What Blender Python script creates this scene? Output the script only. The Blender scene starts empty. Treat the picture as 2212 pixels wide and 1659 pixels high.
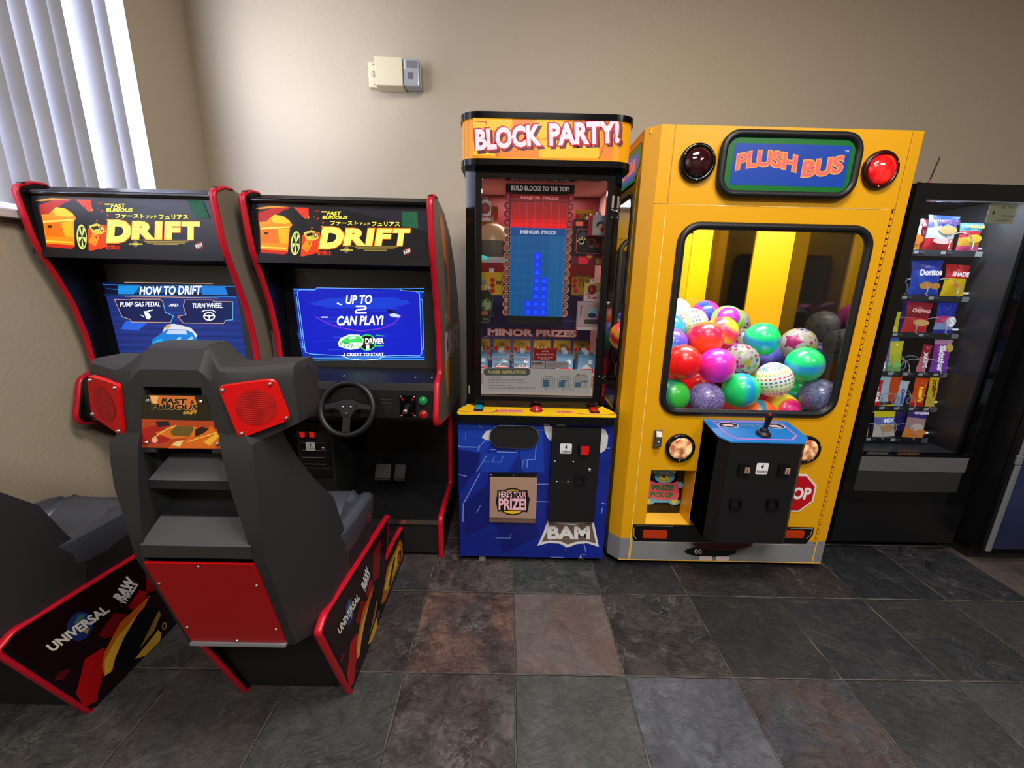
import bpy, bmesh, math, random
from mathutils import Vector, Matrix
random.seed(7)
sc = bpy.context.scene
COL = sc.collection
PI = math.pi

# ------------------------------------------------------------------ materials
def lin(c):
    c = c / 255.0
    return c / 12.92 if c <= .04045 else ((c + .055) / 1.055) ** 2.4
def rgb(c): return (lin(c[0]), lin(c[1]), lin(c[2]), 1.0)
MATS = {}
def M(name, c, rough=.5, metal=0, em=0, bump=0, bscale=200, coat=0, spec=.5, trans=0, ec=None, var=0):
    if name in MATS: return MATS[name]
    m = bpy.data.materials.new(name); m.use_nodes = True
    nt = m.node_tree; b = nt.nodes['Principled BSDF']
    b.inputs['Base Color'].default_value = rgb(c)
    b.inputs['Roughness'].default_value = rough
    b.inputs['Metallic'].default_value = metal
    b.inputs['Specular IOR Level'].default_value = spec
    b.inputs['Coat Weight'].default_value = coat
    b.inputs['Coat Roughness'].default_value = .08
    b.inputs['Transmission Weight'].default_value = trans
    if em:
        b.inputs['Emission Color'].default_value = rgb(ec or c)
        b.inputs['Emission Strength'].default_value = em
        if ec is None: b.inputs['Base Color'].default_value = (lin(c[0])*.3, lin(c[1])*.3, lin(c[2])*.3, 1)
    if bump or var:
        n = nt.nodes.new('ShaderNodeTexNoise'); n.inputs['Scale'].default_value = bscale; n.inputs['Detail'].default_value = 4
        tc = nt.nodes.new('ShaderNodeTexCoord'); nt.links.new(tc.outputs['Object'], n.inputs['Vector'])
        if bump:
            bp = nt.nodes.new('ShaderNodeBump'); bp.inputs['Strength'].default_value = bump; bp.inputs['Distance'].default_value = .002
            nt.links.new(n.outputs['Fac'], bp.inputs['Height']); nt.links.new(bp.outputs['Normal'], b.inputs['Normal'])
        if var:
            n2 = nt.nodes.new('ShaderNodeTexNoise'); n2.inputs['Scale'].default_value = 3.0; n2.inputs['Detail'].default_value = 6
            nt.links.new(tc.outputs['Object'], n2.inputs['Vector'])
            r = nt.nodes.new('ShaderNodeValToRGB'); r.color_ramp.elements[0].position = .35; r.color_ramp.elements[1].position = .65
            a = rgb(c); r.color_ramp.elements[0].color = tuple(x*(1-var) for x in a[:3]) + (1,); r.color_ramp.elements[1].color = tuple(min(1, x*(1+var)) for x in a[:3]) + (1,)
            nt.links.new(n2.outputs['Fac'], r.inputs['Fac']); nt.links.new(r.outputs['Color'], b.inputs['Base Color'])
    MATS[name] = m
    return m
def glass(name, tint=(255, 255, 255), refl=.08, a=0.0, rough=0.0):
    """thin clear pane: see-through mixed with a mirror-like sheen"""
    if name in MATS: return MATS[name]
    m = bpy.data.materials.new(name); m.use_nodes = True; nt = m.node_tree
    for n in list(nt.nodes): nt.nodes.remove(n)
    o = nt.nodes.new('ShaderNodeOutputMaterial'); t = nt.nodes.new('ShaderNodeBsdfTransparent'); g = nt.nodes.new('ShaderNodeBsdfGlossy')
    t.inputs['Color'].default_value = rgb(tint); g.inputs['Roughness'].default_value = rough
    f = nt.nodes.new('ShaderNodeFresnel'); f.inputs['IOR'].default_value = 1.5
    ad = nt.nodes.new('ShaderNodeMath'); ad.operation = 'ADD'; ad.inputs[1].default_value = refl
    nt.links.new(f.outputs[0], ad.inputs[0])
    mx = nt.nodes.new('ShaderNodeMixShader'); nt.links.new(ad.outputs[0], mx.inputs[0]); nt.links.new(t.outputs[0], mx.inputs[1]); nt.links.new(g.outputs[0], mx.inputs[2])
    nt.links.new(mx.outputs[0], o.inputs['Surface'])
    MATS[name] = m
    return m
_E = {}
def E(c, s=1.0):      # glowing print / screen colour
    k = 'glow_%d_%d_%d_%d' % (c[0], c[1], c[2], int(s*100))
    return M(k, c, .35, em=s)
def F(c, r=.45):      # flat print colour
    return M('print_%d_%d_%d_%d' % (c[0], c[1], c[2], int(r*100)), c, r)

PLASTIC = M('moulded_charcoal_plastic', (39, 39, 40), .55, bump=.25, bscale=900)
PLASTIC2 = M('moulded_charcoal_shaded', (20, 20, 24), .7)  # darker copy of the plastic, shade of the recesses put into its colour
STEPM = M('moulded_charcoal_lit_top', (62, 62, 66), .7, bump=.2, bscale=900)  # lighter copy of the plastic, light on the ledge tops put into its colour
VINYL = M('black_vinyl', (66, 69, 77), .34, bump=.1, bscale=300)
RED = M('red_speaker_plastic', (205, 8, 8), .35)
TMOLD = M('red_edge_trim', (190, 14, 38), .35)
BLACK = M('black_laminate', (12, 12, 14), .35)
BLACKM = M('black_matte', (9, 9, 10), .7)
BLACKG = M('black_gloss', (10, 10, 12), .12)
BLACKS = M('black_satin_metal', (18, 18, 20), .42)
RUBBER = M('black_rubber', (16, 16, 18), .45)
CHROME = M('chrome', (220, 220, 220), .15, metal=1)
STEEL = M('brushed_steel', (170, 165, 160), .35, metal=1)
BRASS = M('brushed_bronze_steel', (196, 160, 138), .42, metal=.35)
YEL = M('bus_yellow_paint', (226, 163, 8), .32, coat=.25)
YEL2 = M('bus_yellow_edge', (250, 190, 60), .35)
GREY = M('bus_grey_paint', (128, 130, 134), .5)
WHITE = M('white_plastic', (225, 225, 222), .4)
CREAM = M('cream_plastic', (222, 212, 180), .4)
SILVER = M('silver_trim', (150, 155, 162), .35, metal=.6)

# ------------------------------------------------------------------ mesh builder
class G:
    off = Vector((0,0,0))
    def __init__(s): s.v = []; s.f = []; s.m = []; s.mats = []; s.sm = []
    def mi(s, m):
        if m not in s.mats: s.mats.append(m)
        return s.mats.index(m)
    def add(s, vs, fs, mat, smooth=False):
        b = len(s.v); s.v.extend([tuple(v) for v in vs]); k = s.mi(mat)
        for f in fs: s.f.append([b + i for i in f]); s.m.append(k); s.sm.append(smooth)
    def box(s, x0, x1, y0, y1, z0, z1, mat):
        s.add([(x0,y0,z0),(x1,y0,z0),(x1,y1,z0),(x0,y1,z0),(x0,y0,z1),(x1,y0,z1),(x1,y1,z1),(x0,y1,z1)],
              [(0,3,2,1),(4,5,6,7),(0,1,5,4),(1,2,6,5),(2,3,7,6),(3,0,4,7)], mat)
    def prism(s, pts, a, b, mat, axis='x', capmat=None, smooth=False):
        n = len(pts)
        def P(p, t):
            if axis == 'x': return (t, p[0], p[1])
            if axis == 'y': return (p[0], t, p[1])
            return (p[0], p[1], t)
        vs = [P(p, a) for p in pts] + [P(p, b) for p in pts]
        s.add(vs, [(i, (i+1) % n, n + (i+1) % n, n + i) for i in range(n)], mat, smooth)
        s.add(vs, [tuple(range(n)), tuple(range(2*n-1, n-1, -1))], capmat or mat)
    def loft(s, rings, mat, smooth=False, cap=True, closed=True):
        n = len(rings[0]); vs = [v for r in rings for v in r]; fs = []
        for k in range(len(rings)-1):
            for i in range(n if closed else n-1):
                j = (i+1) % n; fs.append((k*n+i, k*n+j, (k+1)*n+j, (k+1)*n+i))
        s.add(vs, fs, mat, smooth)
        if cap: s.add(vs, [tuple(range(n)), tuple(range(len(vs)-1, len(vs)-n-1, -1))], mat)
    def tube(s, pts, r, mat, n=8, cap=True, closed=False):
        pts = [Vector(p) for p in pts]; rings = []
        up = None; N = len(pts)
        for i, p in enumerate(pts):
            if closed: d = (pts[(i+1) % N] - pts[i-1]).normalized()
            else: d = (pts[min(i+1, N-1)] - pts[max(i-1, 0)]).normalized()
            if up is None: up = Vector((0,0,1)) if abs(d.z) < .9 else Vector((1,0,0))
            a = d.cross(up).normalized(); up = a.cross(d).normalized()
            rr = r[i] if isinstance(r, (list, tuple)) else r
            rings.append([p + (a*math.cos(t) + up*math.sin(t))*rr for t in [2*PI*k/n for k in range(n)]])
        if closed: rings.append(rings[0])
        s.loft(rings, mat, True, cap and not closed)
    def cyl(s, p0, p1, r, mat, n=20, r2=None, smooth=True):
        p0 = Vector(p0); p1 = Vector(p1); d = (p1-p0).normalized(); up = Vector((0,0,1)) if abs(d.z) < .9 else Vector((1,0,0))
        a = d.cross(up).normalized(); b = a.cross(d); r2 = r if r2 is None else r2
        R = [[p + (a*math.cos(t)+b*math.sin(t))*q for t in [2*PI*k/n for k in range(n)]] for p, q in ((p0, r), (p1, r2))]
        s.loft(R, mat, smooth)
    def lathe(s, c, axis, prof, mat, n=24, sx=1.0):
        """profile (r, h) turned about axis through c"""
        c = Vector(c); d = Vector(axis).normalized(); up = Vector((0,0,1)) if abs(d.z) < .9 else Vector((1,0,0))
        a = d.cross(up).normalized(); b = a.cross(d)
        s.loft([[c + d*h + (a*math.cos(t)*sx+b*math.sin(t))*max(r, 1e-4) for t in [2*PI*k/n for k in range(n)]] for r, h in prof], mat, True)
    def ball(s, c, r, mat, n=24, m=14, sc3=(1,1,1)):
        R = []
        for k in range(m+1):
            t = -PI/2 + PI*k/m
            R.append([(c[0]+sc3[0]*r*max(math.cos(t), .001)*math.cos(u), c[1]+sc3[1]*r*max(math.cos(t), .001)*math.sin(u), c[2]+sc3[2]*r*math.sin(t)) for u in [2*PI*i/n for i in range(n)]])
        s.loft(R, mat, True, False)
    def screws(s, pts, r=.005, nrm=(0,-1,0), mat=None):
        for p in pts: s.lathe(p, nrm, [(r, 0), (r*.95, r*.35), (r*.5, r*.75), (0, r*.85)], mat or CHROME, 10)
    def obj(s, name, parent=None, bevel=0, seg=2, sub=0, loc=None, wn=False):
        me = bpy.data.meshes.new(name); ox, oy_, oz = G.off; me.from_pydata([(a-ox, b-oy_, c-oz) for a, b, c in s.v], [], s.f)
        for m in s.mats: me.materials.append(m)
        me.polygons.foreach_set('material_index', s.m); me.polygons.foreach_set('use_smooth', s.sm)
        if bevel or sub:
            bm = bmesh.new(); bm.from_mesh(me); bmesh.ops.remove_doubles(bm, verts=bm.verts, dist=1e-5); bmesh.ops.recalc_face_normals(bm, faces=bm.faces); bm.to_mesh(me); bm.free()
        else:
            bm = bmesh.new(); bm.from_mesh(me); bmesh.ops.recalc_face_normals(bm, faces=bm.faces); bm.to_mesh(me); bm.free()
        me.update()
        o = bpy.data.objects.new(name, me); COL.objects.link(o)
        if parent: o.parent = parent
        if loc: o.location = loc
        if bevel:
            b = o.modifiers.new('bevel', 'BEVEL'); b.width = bevel; b.segments = seg; b.limit_method = 'ANGLE'; b.angle_limit = .5
        if wn:
            me.polygons.foreach_set('use_smooth', [True]*len(me.polygons)); b = o.modifiers.new('wn', 'WEIGHTED_NORMAL'); b.keep_sharp = True
        if sub:
            b = o.modifiers.new('sub', 'SUBSURF'); b.levels = sub; b.render_levels = sub
        return o

# ------------------------------------------------------------------ flat artwork on a surface
_tc = bpy.data.curves.new('txt', 'FONT'); _to = bpy.data.objects.new('txt', _tc); COL.objects.link(_to)
_tcache = {}
def text_mesh(body, shear, bold):
    k = (body, shear, bold)
    if k not in _tcache:
        _tc.body = body; _tc.shear = shear; _tc.offset = bold; _tc.size = 1; _tc.resolution_u = 3; _tc.align_x = 'LEFT'
        bpy.context.view_layer.update()
        dg = bpy.context.evaluated_depsgraph_get(); ev = _to.evaluated_get(dg); me = ev.to_mesh()
        vs = [(v.co.x, v.co.y) for v in me.vertices]; fs = [tuple(p.vertices) for p in me.polygons]; ev.to_mesh_clear()
        _tcache[k] = (vs, fs)
    return _tcache[k]
class Art:
    def __init__(s, g, o, u, v, src=None, dst=None, eps=.0006):
        """o origin, u/v unit directions; src = four drawing corners (tl,tr,br,bl) laid on dst = four (u,v) corners"""
        s.g = g; s.o = Vector(o); s.u = Vector(u).normalized(); s.w = Vector(v).normalized(); s.n = s.u.cross(s.w); s.src = src; s.dst = dst; s.eps = eps
        s.L = 0; s.H = None
    def loc(s, x, y):
        if not s.src: return x, y
        if not s.H:
            A = []
            for (px, py), (a, b) in zip(s.src, s.dst):
                A.append([px, py, 1, 0, 0, 0, -a*px, -a*py, a]); A.append([0, 0, 0, px, py, 1, -b*px, -b*py, b])
            for i in range(8):
                k = max(range(i, 8), key=lambda r: abs(A[r][i])); A[i], A[k] = A[k], A[i]; p = A[i][i]; A[i] = [q/p for q in A[i]]
                for r in range(8):
                    if r != i and A[r][i]: f = A[r][i]; A[r] = [q-f*t for q, t in zip(A[r], A[i])]
            s.H = [r[8] for r in A]
        h = s.H; w = h[6]*x+h[7]*y+1
        return (h[0]*x+h[1]*y+h[2])/w, (h[3]*x+h[4]*y+h[5])/w
    def P(s, x, y, L):
        a, b = s.loc(x, y); return s.o + s.u*a + s.w*b + s.n*(s.eps*(L+1))
    def lay(s, L):
        if L is None: s.L += .12; return s.L
        s.L = max(s.L, L); return L
    def poly(s, pts, mat, L=None):
        L = s.lay(L); s.g.add([s.P(x, y, L) for x, y in pts], [tuple(range(len(pts)))], mat)
    def rect(s, x0, y0, x1, y1, mat, L=None): s.poly([(x0,y0),(x1,y0),(x1,y1),(x0,y1)], mat, L)
    def ell(s, cx, cy, rx, ry, mat, L=None, n=28, rot=0):
        c, d = math.cos(rot), math.sin(rot)
        s.poly([(cx+rx*math.cos(t)*c-ry*math.sin(t)*d, cy+rx*math.cos(t)*d+ry*math.sin(t)*c) for t in [2*PI*i/n for i in range(n)]], mat, L)
    def rrect(s, x0, y0, x1, y1, r, mat, L=None, ry=None):
        s.poly(rr(x0, y0, x1, y1, r, 5, ry), mat, L)
    def line(s, pts, w, mat, L=None, closed=False):
        L = s.lay(L)
        if closed: pts = list(pts) + [pts[0]]
        for (x0,y0),(x1,y1) in zip(pts[:-1], pts[1:]):
            dx, dy = x1-x0, y1-y0; l = math.hypot(dx, dy) or 1; nx, ny = -dy/l*w/2, dx/l*w/2; ex, ey = dx/l*w*.3, dy/l*w*.3
            s.poly([(x0-ex+nx,y0-ey+ny),(x1+ex+nx,y1+ey+ny),(x1+ex-nx,y1+ey-ny),(x0-ex-nx,y0-ey-ny)], mat, L)
    def text(s, body, cx, cy, w, h, mat, L=None, shear=0, bold=.02, rot=0, arc=0, warp=None):
        """body fitted to a w x h box centred at cx, cy (drawing units; y down when src is given)"""
        L = s.lay(L); vs, fs = text_mesh(body, shear, bold)
        if not vs: return
        xs = [v[0] for v in vs]; ys = [v[1] for v in vs]; x0, x1, y0, y1 = min(xs), max(xs), min(ys), max(ys)
        sg = -1 if s.src else 1; c, d = math.cos(rot), math.sin(rot); out = []
        for x, y in vs:
            a = ((x-x0)/(x1-x0)-.5)*w; b = ((y-y0)/(y1-y0)-.5)*h
            if warp: b += warp(a/w+.5)
            b *= sg
            out.append(s.P(cx+a*c-b*d, cy+a*d+b*c, L))
        s.g.add(out, fs, mat)
def rr(x0, y0, x1, y1, r, n=5, ry=None):
    sx = 1 if x1 > x0 else -1; sy = 1 if y1 > y0 else -1; r = r; ry = ry or r; pts = []
    for cx, cy, a in ((x1-sx*r, y1-sy*ry, 0), (x0+sx*r, y1-sy*ry, 90), (x0+sx*r, y0+sy*ry, 180), (x1-sx*r, y0+sy*ry, 270)):
        for k in range(n+1):
            t = math.radians(a + 90*k/n); pts.append((cx+sx*r*math.cos(t), cy+sy*ry*math.sin(t)))
    return pts
FR = ((1,0,0), (0,0,1))     # a front facing surface: u to the right, v up, normal towards the room

# ------------------------------------------------------------------ scene bookkeeping
def tag(o, label=None, cat=None, group=None, kind=None):
    if label: o['label'] = label
    if cat: o['category'] = cat
    if group: o['group'] = group
    if kind: o['kind'] = kind
    return o
def thing(name, label, cat, loc=(0,0,0), group=None):
    o = bpy.data.objects.new(name, None); COL.objects.link(o); o.location = loc; o.empty_display_size = .1
    return tag(o, label, cat, group)
def begin(o): G.off = Vector(o.location); return o
def copy_tree(o, parent=None):
    c = o.copy(); COL.objects.link(c)
    if parent: c.parent = parent
    for ch in [x for x in bpy.data.objects if x.parent == o]: copy_tree(ch, c)
    return c

def round_poly(pts, r, n=4):
    out = []; N = len(pts)
    for i in range(N):
        p = Vector(pts[i]); a = Vector(pts[i-1])-p; b = Vector(pts[(i+1) % N])-p
        d = min(r, a.length*.45, b.length*.45); A = p+a.normalized()*d; B = p+b.normalized()*d
        for k in range(n+1):
            t = k/n; q = A*(1-t)**2+p*2*t*(1-t)+B*t*t; out.append(tuple(q))
    return out

def SCREWS(parent, pts, r=.005, nrm=(0,-1,0), mat=None, name='screw'):
    for p in pts: g = G(); g.screws([p], r, nrm, mat); g.obj(name, parent)
# ------------------------------------------------------------------ room
XL, YB, ZC = -2.05, 3.03, 3.75
def wall_mat():
    m = bpy.data.materials.new('tan_painted_wall'); m.use_nodes = True; nt = m.node_tree; b = nt.nodes['Principled BSDF']
    b.inputs['Base Color'].default_value = rgb((184, 170, 148)); b.inputs['Roughness'].default_value = .55
    tc = nt.nodes.new('ShaderNodeTexCoord'); n = nt.nodes.new('ShaderNodeTexNoise'); n.inputs['Scale'].default_value = 55; n.inputs['Detail'].default_value = 3
    nt.links.new(tc.outputs['Object'], n.inputs['Vector'])
    bp = nt.nodes.new('ShaderNodeBump'); bp.inputs['Strength'].default_value = .35; bp.inputs['Distance'].default_value = .004
    nt.links.new(n.outputs['Fac'], bp.inputs['Height']); nt.links.new(bp.outputs['Normal'], b.inputs['Normal'])
    return m
WALL = wall_mat()
CEILM = M('ceiling_white', (170, 166, 158), .8)
TX0, TY0, TT = .0444, 1.650, .41646
def floor_mat():
    m = bpy.data.materials.new('slate_tiles'); m.use_nodes = True; nt = m.node_tree; b = nt.nodes['Principled BSDF']; L = nt.links.new
    def N(t, **k):
        n = nt.nodes.new(t)
        for a, v in k.items(): setattr(n, a, v)
        return n
    def MA(op, a, b2=None):
        n = N('ShaderNodeMath', operation=op)
        for i, x in enumerate((a, b2)):
            if x is None: continue
            if isinstance(x, (int, float)): n.inputs[i].default_value = x
            else: L(x, n.inputs[i])
        return n.outputs[0]
    uv = N('ShaderNodeUVMap', uv_map='UVMap'); sp = N('ShaderNodeSeparateXYZ'); L(uv.outputs[0], sp.inputs[0])
    geo = N('ShaderNodeNewGeometry')
    wob = N('ShaderNodeTexNoise'); wob.inputs['Scale'].default_value = 9; L(geo.outputs['Position'], wob.inputs['Vector'])
    w = MA('MULTIPLY', MA('SUBTRACT', wob.outputs['Fac'], .5), .03)
    e = MA('MINIMUM', MA('MINIMUM', sp.outputs[0], MA('SUBTRACT', 1, sp.outputs[0])), MA('MINIMUM', sp.outputs[1], MA('SUBTRACT', 1, sp.outputs[1])))
    e = MA('ADD', e, w)
    gr = N('ShaderNodeMapRange'); gr.inputs[1].default_value = .004; gr.inputs[2].default_value = .011; L(e, gr.inputs[0])
    tint = N('ShaderNodeVertexColor', layer_name='tint'); acc = N('ShaderNodeVertexColor', layer_name='accent')
    off = N('ShaderNodeVectorMath', operation='MULTIPLY_ADD'); L(tint.outputs['Color'], off.inputs[0]); off.inputs[1].default_value = (37, 53, 91); L(geo.outputs['Position'], off.inputs[2])
    n1 = N('ShaderNodeTexNoise'); n1.inputs['Scale'].default_value = 5.5; n1.inputs['Detail'].default_value = 8; n1.inputs['Distortion'].default_value = 1.6; n1.inputs['Roughness'].default_value = .62; L(off.outputs[0], n1.inputs['Vector'])
    n2 = N('ShaderNodeTexNoise'); n2.inputs['Scale'].default_value = 20; n2.inputs['Detail'].default_value = 12; n2.inputs['Distortion'].default_value = 1.4; n2.inputs['Roughness'].default_value = .7; L(off.outputs[0], n2.inputs['Vector'])
    n3 = N('ShaderNodeTexNoise'); n3.inputs['Scale'].default_value = 3.0; n3.inputs['Detail'].default_value = 5; n3.inputs['Distortion'].default_value = .8; L(off.outputs[0], n3.inputs['Vector'])
    r1 = N('ShaderNodeMapRange'); r1.inputs[1].default_value = .3; r1.inputs[2].default_value = .72; r1.inputs[3].default_value = .42; r1.inputs[4].default_value = 1.55; L(n1.outputs['Fac'], r1.inputs[0])
    r2 = N('ShaderNodeMapRange'); r2.inputs[1].default_value = .35; r2.inputs[2].default_value = .7; r2.inputs[3].default_value = .55; r2.inputs[4].default_value = 1.75; L(n2.outputs['Fac'], r2.inputs[0])
    al = tint.outputs['Alpha']
    def LP(x): return MA('ADD', 1.0, MA('MULTIPLY', MA('SUBTRACT', x, 1.0), al))
    a3 = N('ShaderNodeMapRange'); a3.inputs[1].default_value = .46; a3.inputs[2].default_value = .58; L(n3.outputs['Fac'], a3.inputs[0])
    mx = N('ShaderNodeMix', data_type='RGBA'); L(a3.outputs[0], mx.inputs[0]); L(tint.outputs['Color'], mx.inputs[6]); L(acc.outputs['Color'], mx.inputs[7])
    vm = N('ShaderNodeVectorMath', operation='SCALE'); L(mx.outputs[2], vm.inputs[0]); L(MA('MULTIPLY', LP(r1.outputs[0]), LP(r2.outputs[0])), vm.inputs['Scale'])
    rid0 = MA('ABSOLUTE', MA('SUBTRACT', n1.outputs['Fac'], .5)); vn = N('ShaderNodeMapRange'); vn.inputs[1].default_value = .0; vn.inputs[2].default_value = .022; vn.inputs[3].default_value = 1; vn.inputs[4].default_value = 0; L(rid0, vn.inputs[0])
    n4 = N('ShaderNodeTexNoise'); n4.inputs['Scale'].default_value = 7; n4.inputs['Detail'].default_value = 4; L(off.outputs[0], n4.inputs['Vector']); vm4 = N('ShaderNodeMapRange'); vm4.inputs[1].default_value = .48; vm4.inputs[2].default_value = .62; vm4.inputs[4].default_value = .45; L(n4.outputs['Fac'], vm4.inputs[0])
    vx = N('ShaderNodeMix', data_type='RGBA'); L(MA('MULTIPLY', MA('MULTIPLY', vn.outputs[0], vm4.outputs[0]), al), vx.inputs[0]); L(vm.outputs[0], vx.inputs[6]); vx.inputs[7].default_value = rgb((150,146,142)); vm = vx
    mg = N('ShaderNodeMix', data_type='RGBA'); L(gr.outputs[0], mg.inputs[0]); mg.inputs[6].default_value = rgb((96, 92, 86)); L(vm.outputs[2], mg.inputs[7])
    L(mg.outputs[2], b.inputs['Base Color'])
    rg = N('ShaderNodeMapRange'); rg.inputs[3].default_value = .22; rg.inputs[4].default_value = .6; L(n2.outputs['Fac'], rg.inputs[0]); L(rg.outputs[0], b.inputs['Roughness'])
    b.inputs['Specular IOR Level'].default_value = .5
    rid = MA('ABSOLUTE', MA('SUBTRACT', n1.outputs['Fac'], .5))
    h = MA('MULTIPLY', MA('ADD', MA('MULTIPLY', rid, 1.6), MA('MULTIPLY', n2.outputs['Fac'], .9)), MA('ADD', al, .12)); h = MA('ADD', h, MA('MULTIPLY', gr.outputs[0], .5))
    bp = N('ShaderNodeBump'); bp.inputs['Strength'].default_value = 1.0; bp.inputs['Distance'].default_value = .014; L(h, bp.inputs['Height']); L(bp.outputs[0], b.inputs['Normal'])
    return m
TILES = {(-1,0): ((104,78,70),(72,62,62)), (0,0): ((98,88,86),(96,80,76)), (1,0): ((44,44,43),(64,58,56)), (2,0): ((36,36,38),(42,42,40)), (3,0): ((36,37,42),(46,46,47)),
 (4,0): ((38,39,42),(44,43,40)), (-2,0): ((62,56,56),(50,46,48)), (-1,1): ((74,64,62),(86,82,78)), (0,1): ((70,72,70),(80,80,80)), (1,1): ((76,78,86),(84,87,94)),
 (2,1): ((70,58,56),(58,60,66)), (3,1): ((42,44,46),(50,52,54)), (4,1): ((54,54,56),(60,60,62)), (-2,1): ((60,62,60),(52,54,54)), (-1,-1): ((78,70,68),(64,52,54)),
 (0,-1): ((52,56,57),(64,66,66)), (1,-1): ((36,36,40),(44,44,46)), (2,-1): ((48,38,38),(40,40,40)), (3,-1): ((46,38,37),(40,38,38)), (4,-1): ((30,31,35),(34,35,38)), (5,-1): ((34,34,38),(38,38,42)),
 (6,-1): ((84,72,68),(70,64,60)), (-3,1): ((66,60,58),(56,56,56)), (-3,0): ((80,70,68),(64,60,60)), (-4,1): ((60,58,56),(72,68,66)), (5,0): ((48,48,48),(56,54,50)), (0,2): ((66,70,68),(76,78,76)), (1,2): ((80,84,94),(74,76,82))}
CON = {(-1,0):1.0, (0,0):.3, (1,0):.9, (2,0):.25, (3,0):.35, (4,0):.3, (-1,1):1.0, (0,1):.4, (1,1):.5, (2,1):.5, (3,1):.35, (4,1):.25, (-1,-1):1.0, (0,-1):.7, (1,-1):.4, (2,-1):.5, (3,-1):.4, (-2,0):.9, (5,0):.3, (-3,1):.3, (-2,1):.4}
def make_floor():
    me = bpy.data.meshes.new('floor'); vs = []; fs = []; cols = []; cons = []
    for i in range(-6, 12):
        for j in range(-4, 12):
            x0 = TX0+i*TT; y1 = TY0-j*TT; b = len(vs)
            vs += [(x0,y1-TT,0),(x0+TT,y1-TT,0),(x0+TT,y1,0),(x0,y1,0)]; fs.append((b,b+1,b+2,b+3))
            cons.append(CON.get((i, j), random.uniform(.25, .8)))
            if (i, j) in TILES: cols.append(TILES[(i, j)])
            else:
                k = random.choice([(52,54,56),(60,58,58),(48,48,52),(70,62,60),(58,62,62)]); q = random.choice([(60,60,60),(44,46,48),(72,64,62)]); cols.append((k, q))
    me.from_pydata(vs, [], fs); uv = me.uv_layers.new(name='UVMap')
    me.color_attributes.new('tint', 'FLOAT_COLOR', 'CORNER'); me.color_attributes.new('accent', 'FLOAT_COLOR', 'CORNER')
    uv = me.uv_layers['UVMap']; ct = me.color_attributes['tint']; ca = me.color_attributes['accent']
    for p in me.polygons:
        for q, li in enumerate(p.loop_indices):
            uv.data[li].uv = ((0,0),(1,0),(1,1),(0,1))[q]; ct.data[li].color = rgb(cols[p.index][0])[:3] + (cons[p.index],); ca.data[li].color = rgb(cols[p.index][1])
    me.materials.append(floor_mat()); o = bpy.data.objects.new('floor', me); COL.objects.link(o); return tag(o, kind='structure')
make_floor()
XR, YF = 4.6, -3.2
def struct(name, g): o = g.obj(name); return tag(o, kind='structure')
g = G(); g.box(XL-.15, XR+.15, YB, YB+.12, 0, ZC, WALL); struct('wall_back', g)
# left wall with its window opening (Y .2 .. 2.56, Z 1.68 up)
WY0, WY1, WZ0, WZ1 = .1, 2.56, 1.68, 3.3
g = G(); g.box(XL-.14, XL, YF, WY0, 0, ZC, WALL); g.box(XL-.14, XL, WY1, YB, 0, ZC, WALL); g.box(XL-.14, XL, WY0, WY1, 0, WZ0, WALL); g.box(XL-.14, XL, WY0, WY1, WZ1, ZC, WALL); struct('wall_left', g)
g = G(); g.box(XR, XR+.12, YF, YB, 0, ZC, M('far_wall_paint', (120, 112, 102), .7)); struct('wall_right', g)
g = G(); g.box(XL-.15, XR+.15, YF-.12, YF, 0, ZC, MATS['far_wall_paint']); struct('wall_front', g)
g = G(); g.box(XL-.15, XR+.15, YF-.12, YB+.12, ZC, ZC+.1, CEILM); struct('ceiling', g)
g = G(); g.box(XL, XR, YB-.015, YB-.001, 0, .1, BLACKM); struct('baseboard_back', g)
g = G(); g.box(XL+.001, XL+.015, YF, YB-.02, 0, .1, BLACKM); struct('baseboard_left', g)
# window: frame, daylight pane, sill
DAY = M('bright_daylight_glass', (235, 240, 255), .3, em=11.0, ec=(232, 238, 255))
w = bpy.data.objects.new('window_1', None); COL.objects.link(w); w.location = (XL, (WY0+WY1)/2, WZ0); tag(w, kind='structure')
oy = (WY0+WY1)/2
g = G(); g.box(-.125, -.115, WY0-oy, WY1-oy, 0, WZ1-WZ0, DAY); g.obj('pane', w)
g = G()
for a, b, c, d in ((WY0, WY0+.05, 0, 1.62), (WY1-.05, WY1, 0, 1.62), (WY0, WY1, 0, .05), (WY0, WY1, 1.57, 1.62), (1.30, 1.35, 0, 1.62)): g.box(-.11, -.07, a-oy, b-oy, c, d, WHITE)
g.obj('window_frame', w)
g = G(); g.box(-.12, .05, WY0-.03-oy, WY1-.02-oy, -.035, -.002, M('sill_white', (205, 205, 210), .4)); g.obj('window_sill', w, bevel=.004)
# vertical blinds, hanging in front of the opening
BL = M('grey_vinyl_slat', (186, 188, 200), .5, var=.06)  # bluish tint stands for daylight shining through the slats
bl = thing('vertical_blind', 'pale grey vertical blind with bright daylight between its slats at upper left', 'blind', (XL-.035, oy, WZ0))
g = G(); g.box(-.02, .04, WY0-oy+.02, WY1-oy, 1.60, 1.66, WHITE); g.obj('headrail', bl)
ys = [(2.535,78),(2.42,32),(2.347,22),(2.192,14),(2.122,12),(2.025,22),(1.955,10),(1.88,12)]; y = 1.80
k = 0
while y > .2:
    ys.append((y, 14 if k % 4 else 30)); y -= .078; k += 1
for y, a in ys:
    g = G(); an = math.radians(a); hw = .047; pts = []
    for q in range(7):
        t = -1+2*q/6; bow = .007*(1-t*t)
        pts.append((t*hw*math.sin(an)+bow*math.cos(an), t*hw*math.cos(an)-bow*math.sin(an)))
    g.loft([[(px, py, .03) for px, py in pts], [(px, py, 1.6) for px, py in pts]], BL, True, False, closed=False)
    g.obj('slat', bl, loc=(0, y-oy, 0))
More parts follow.
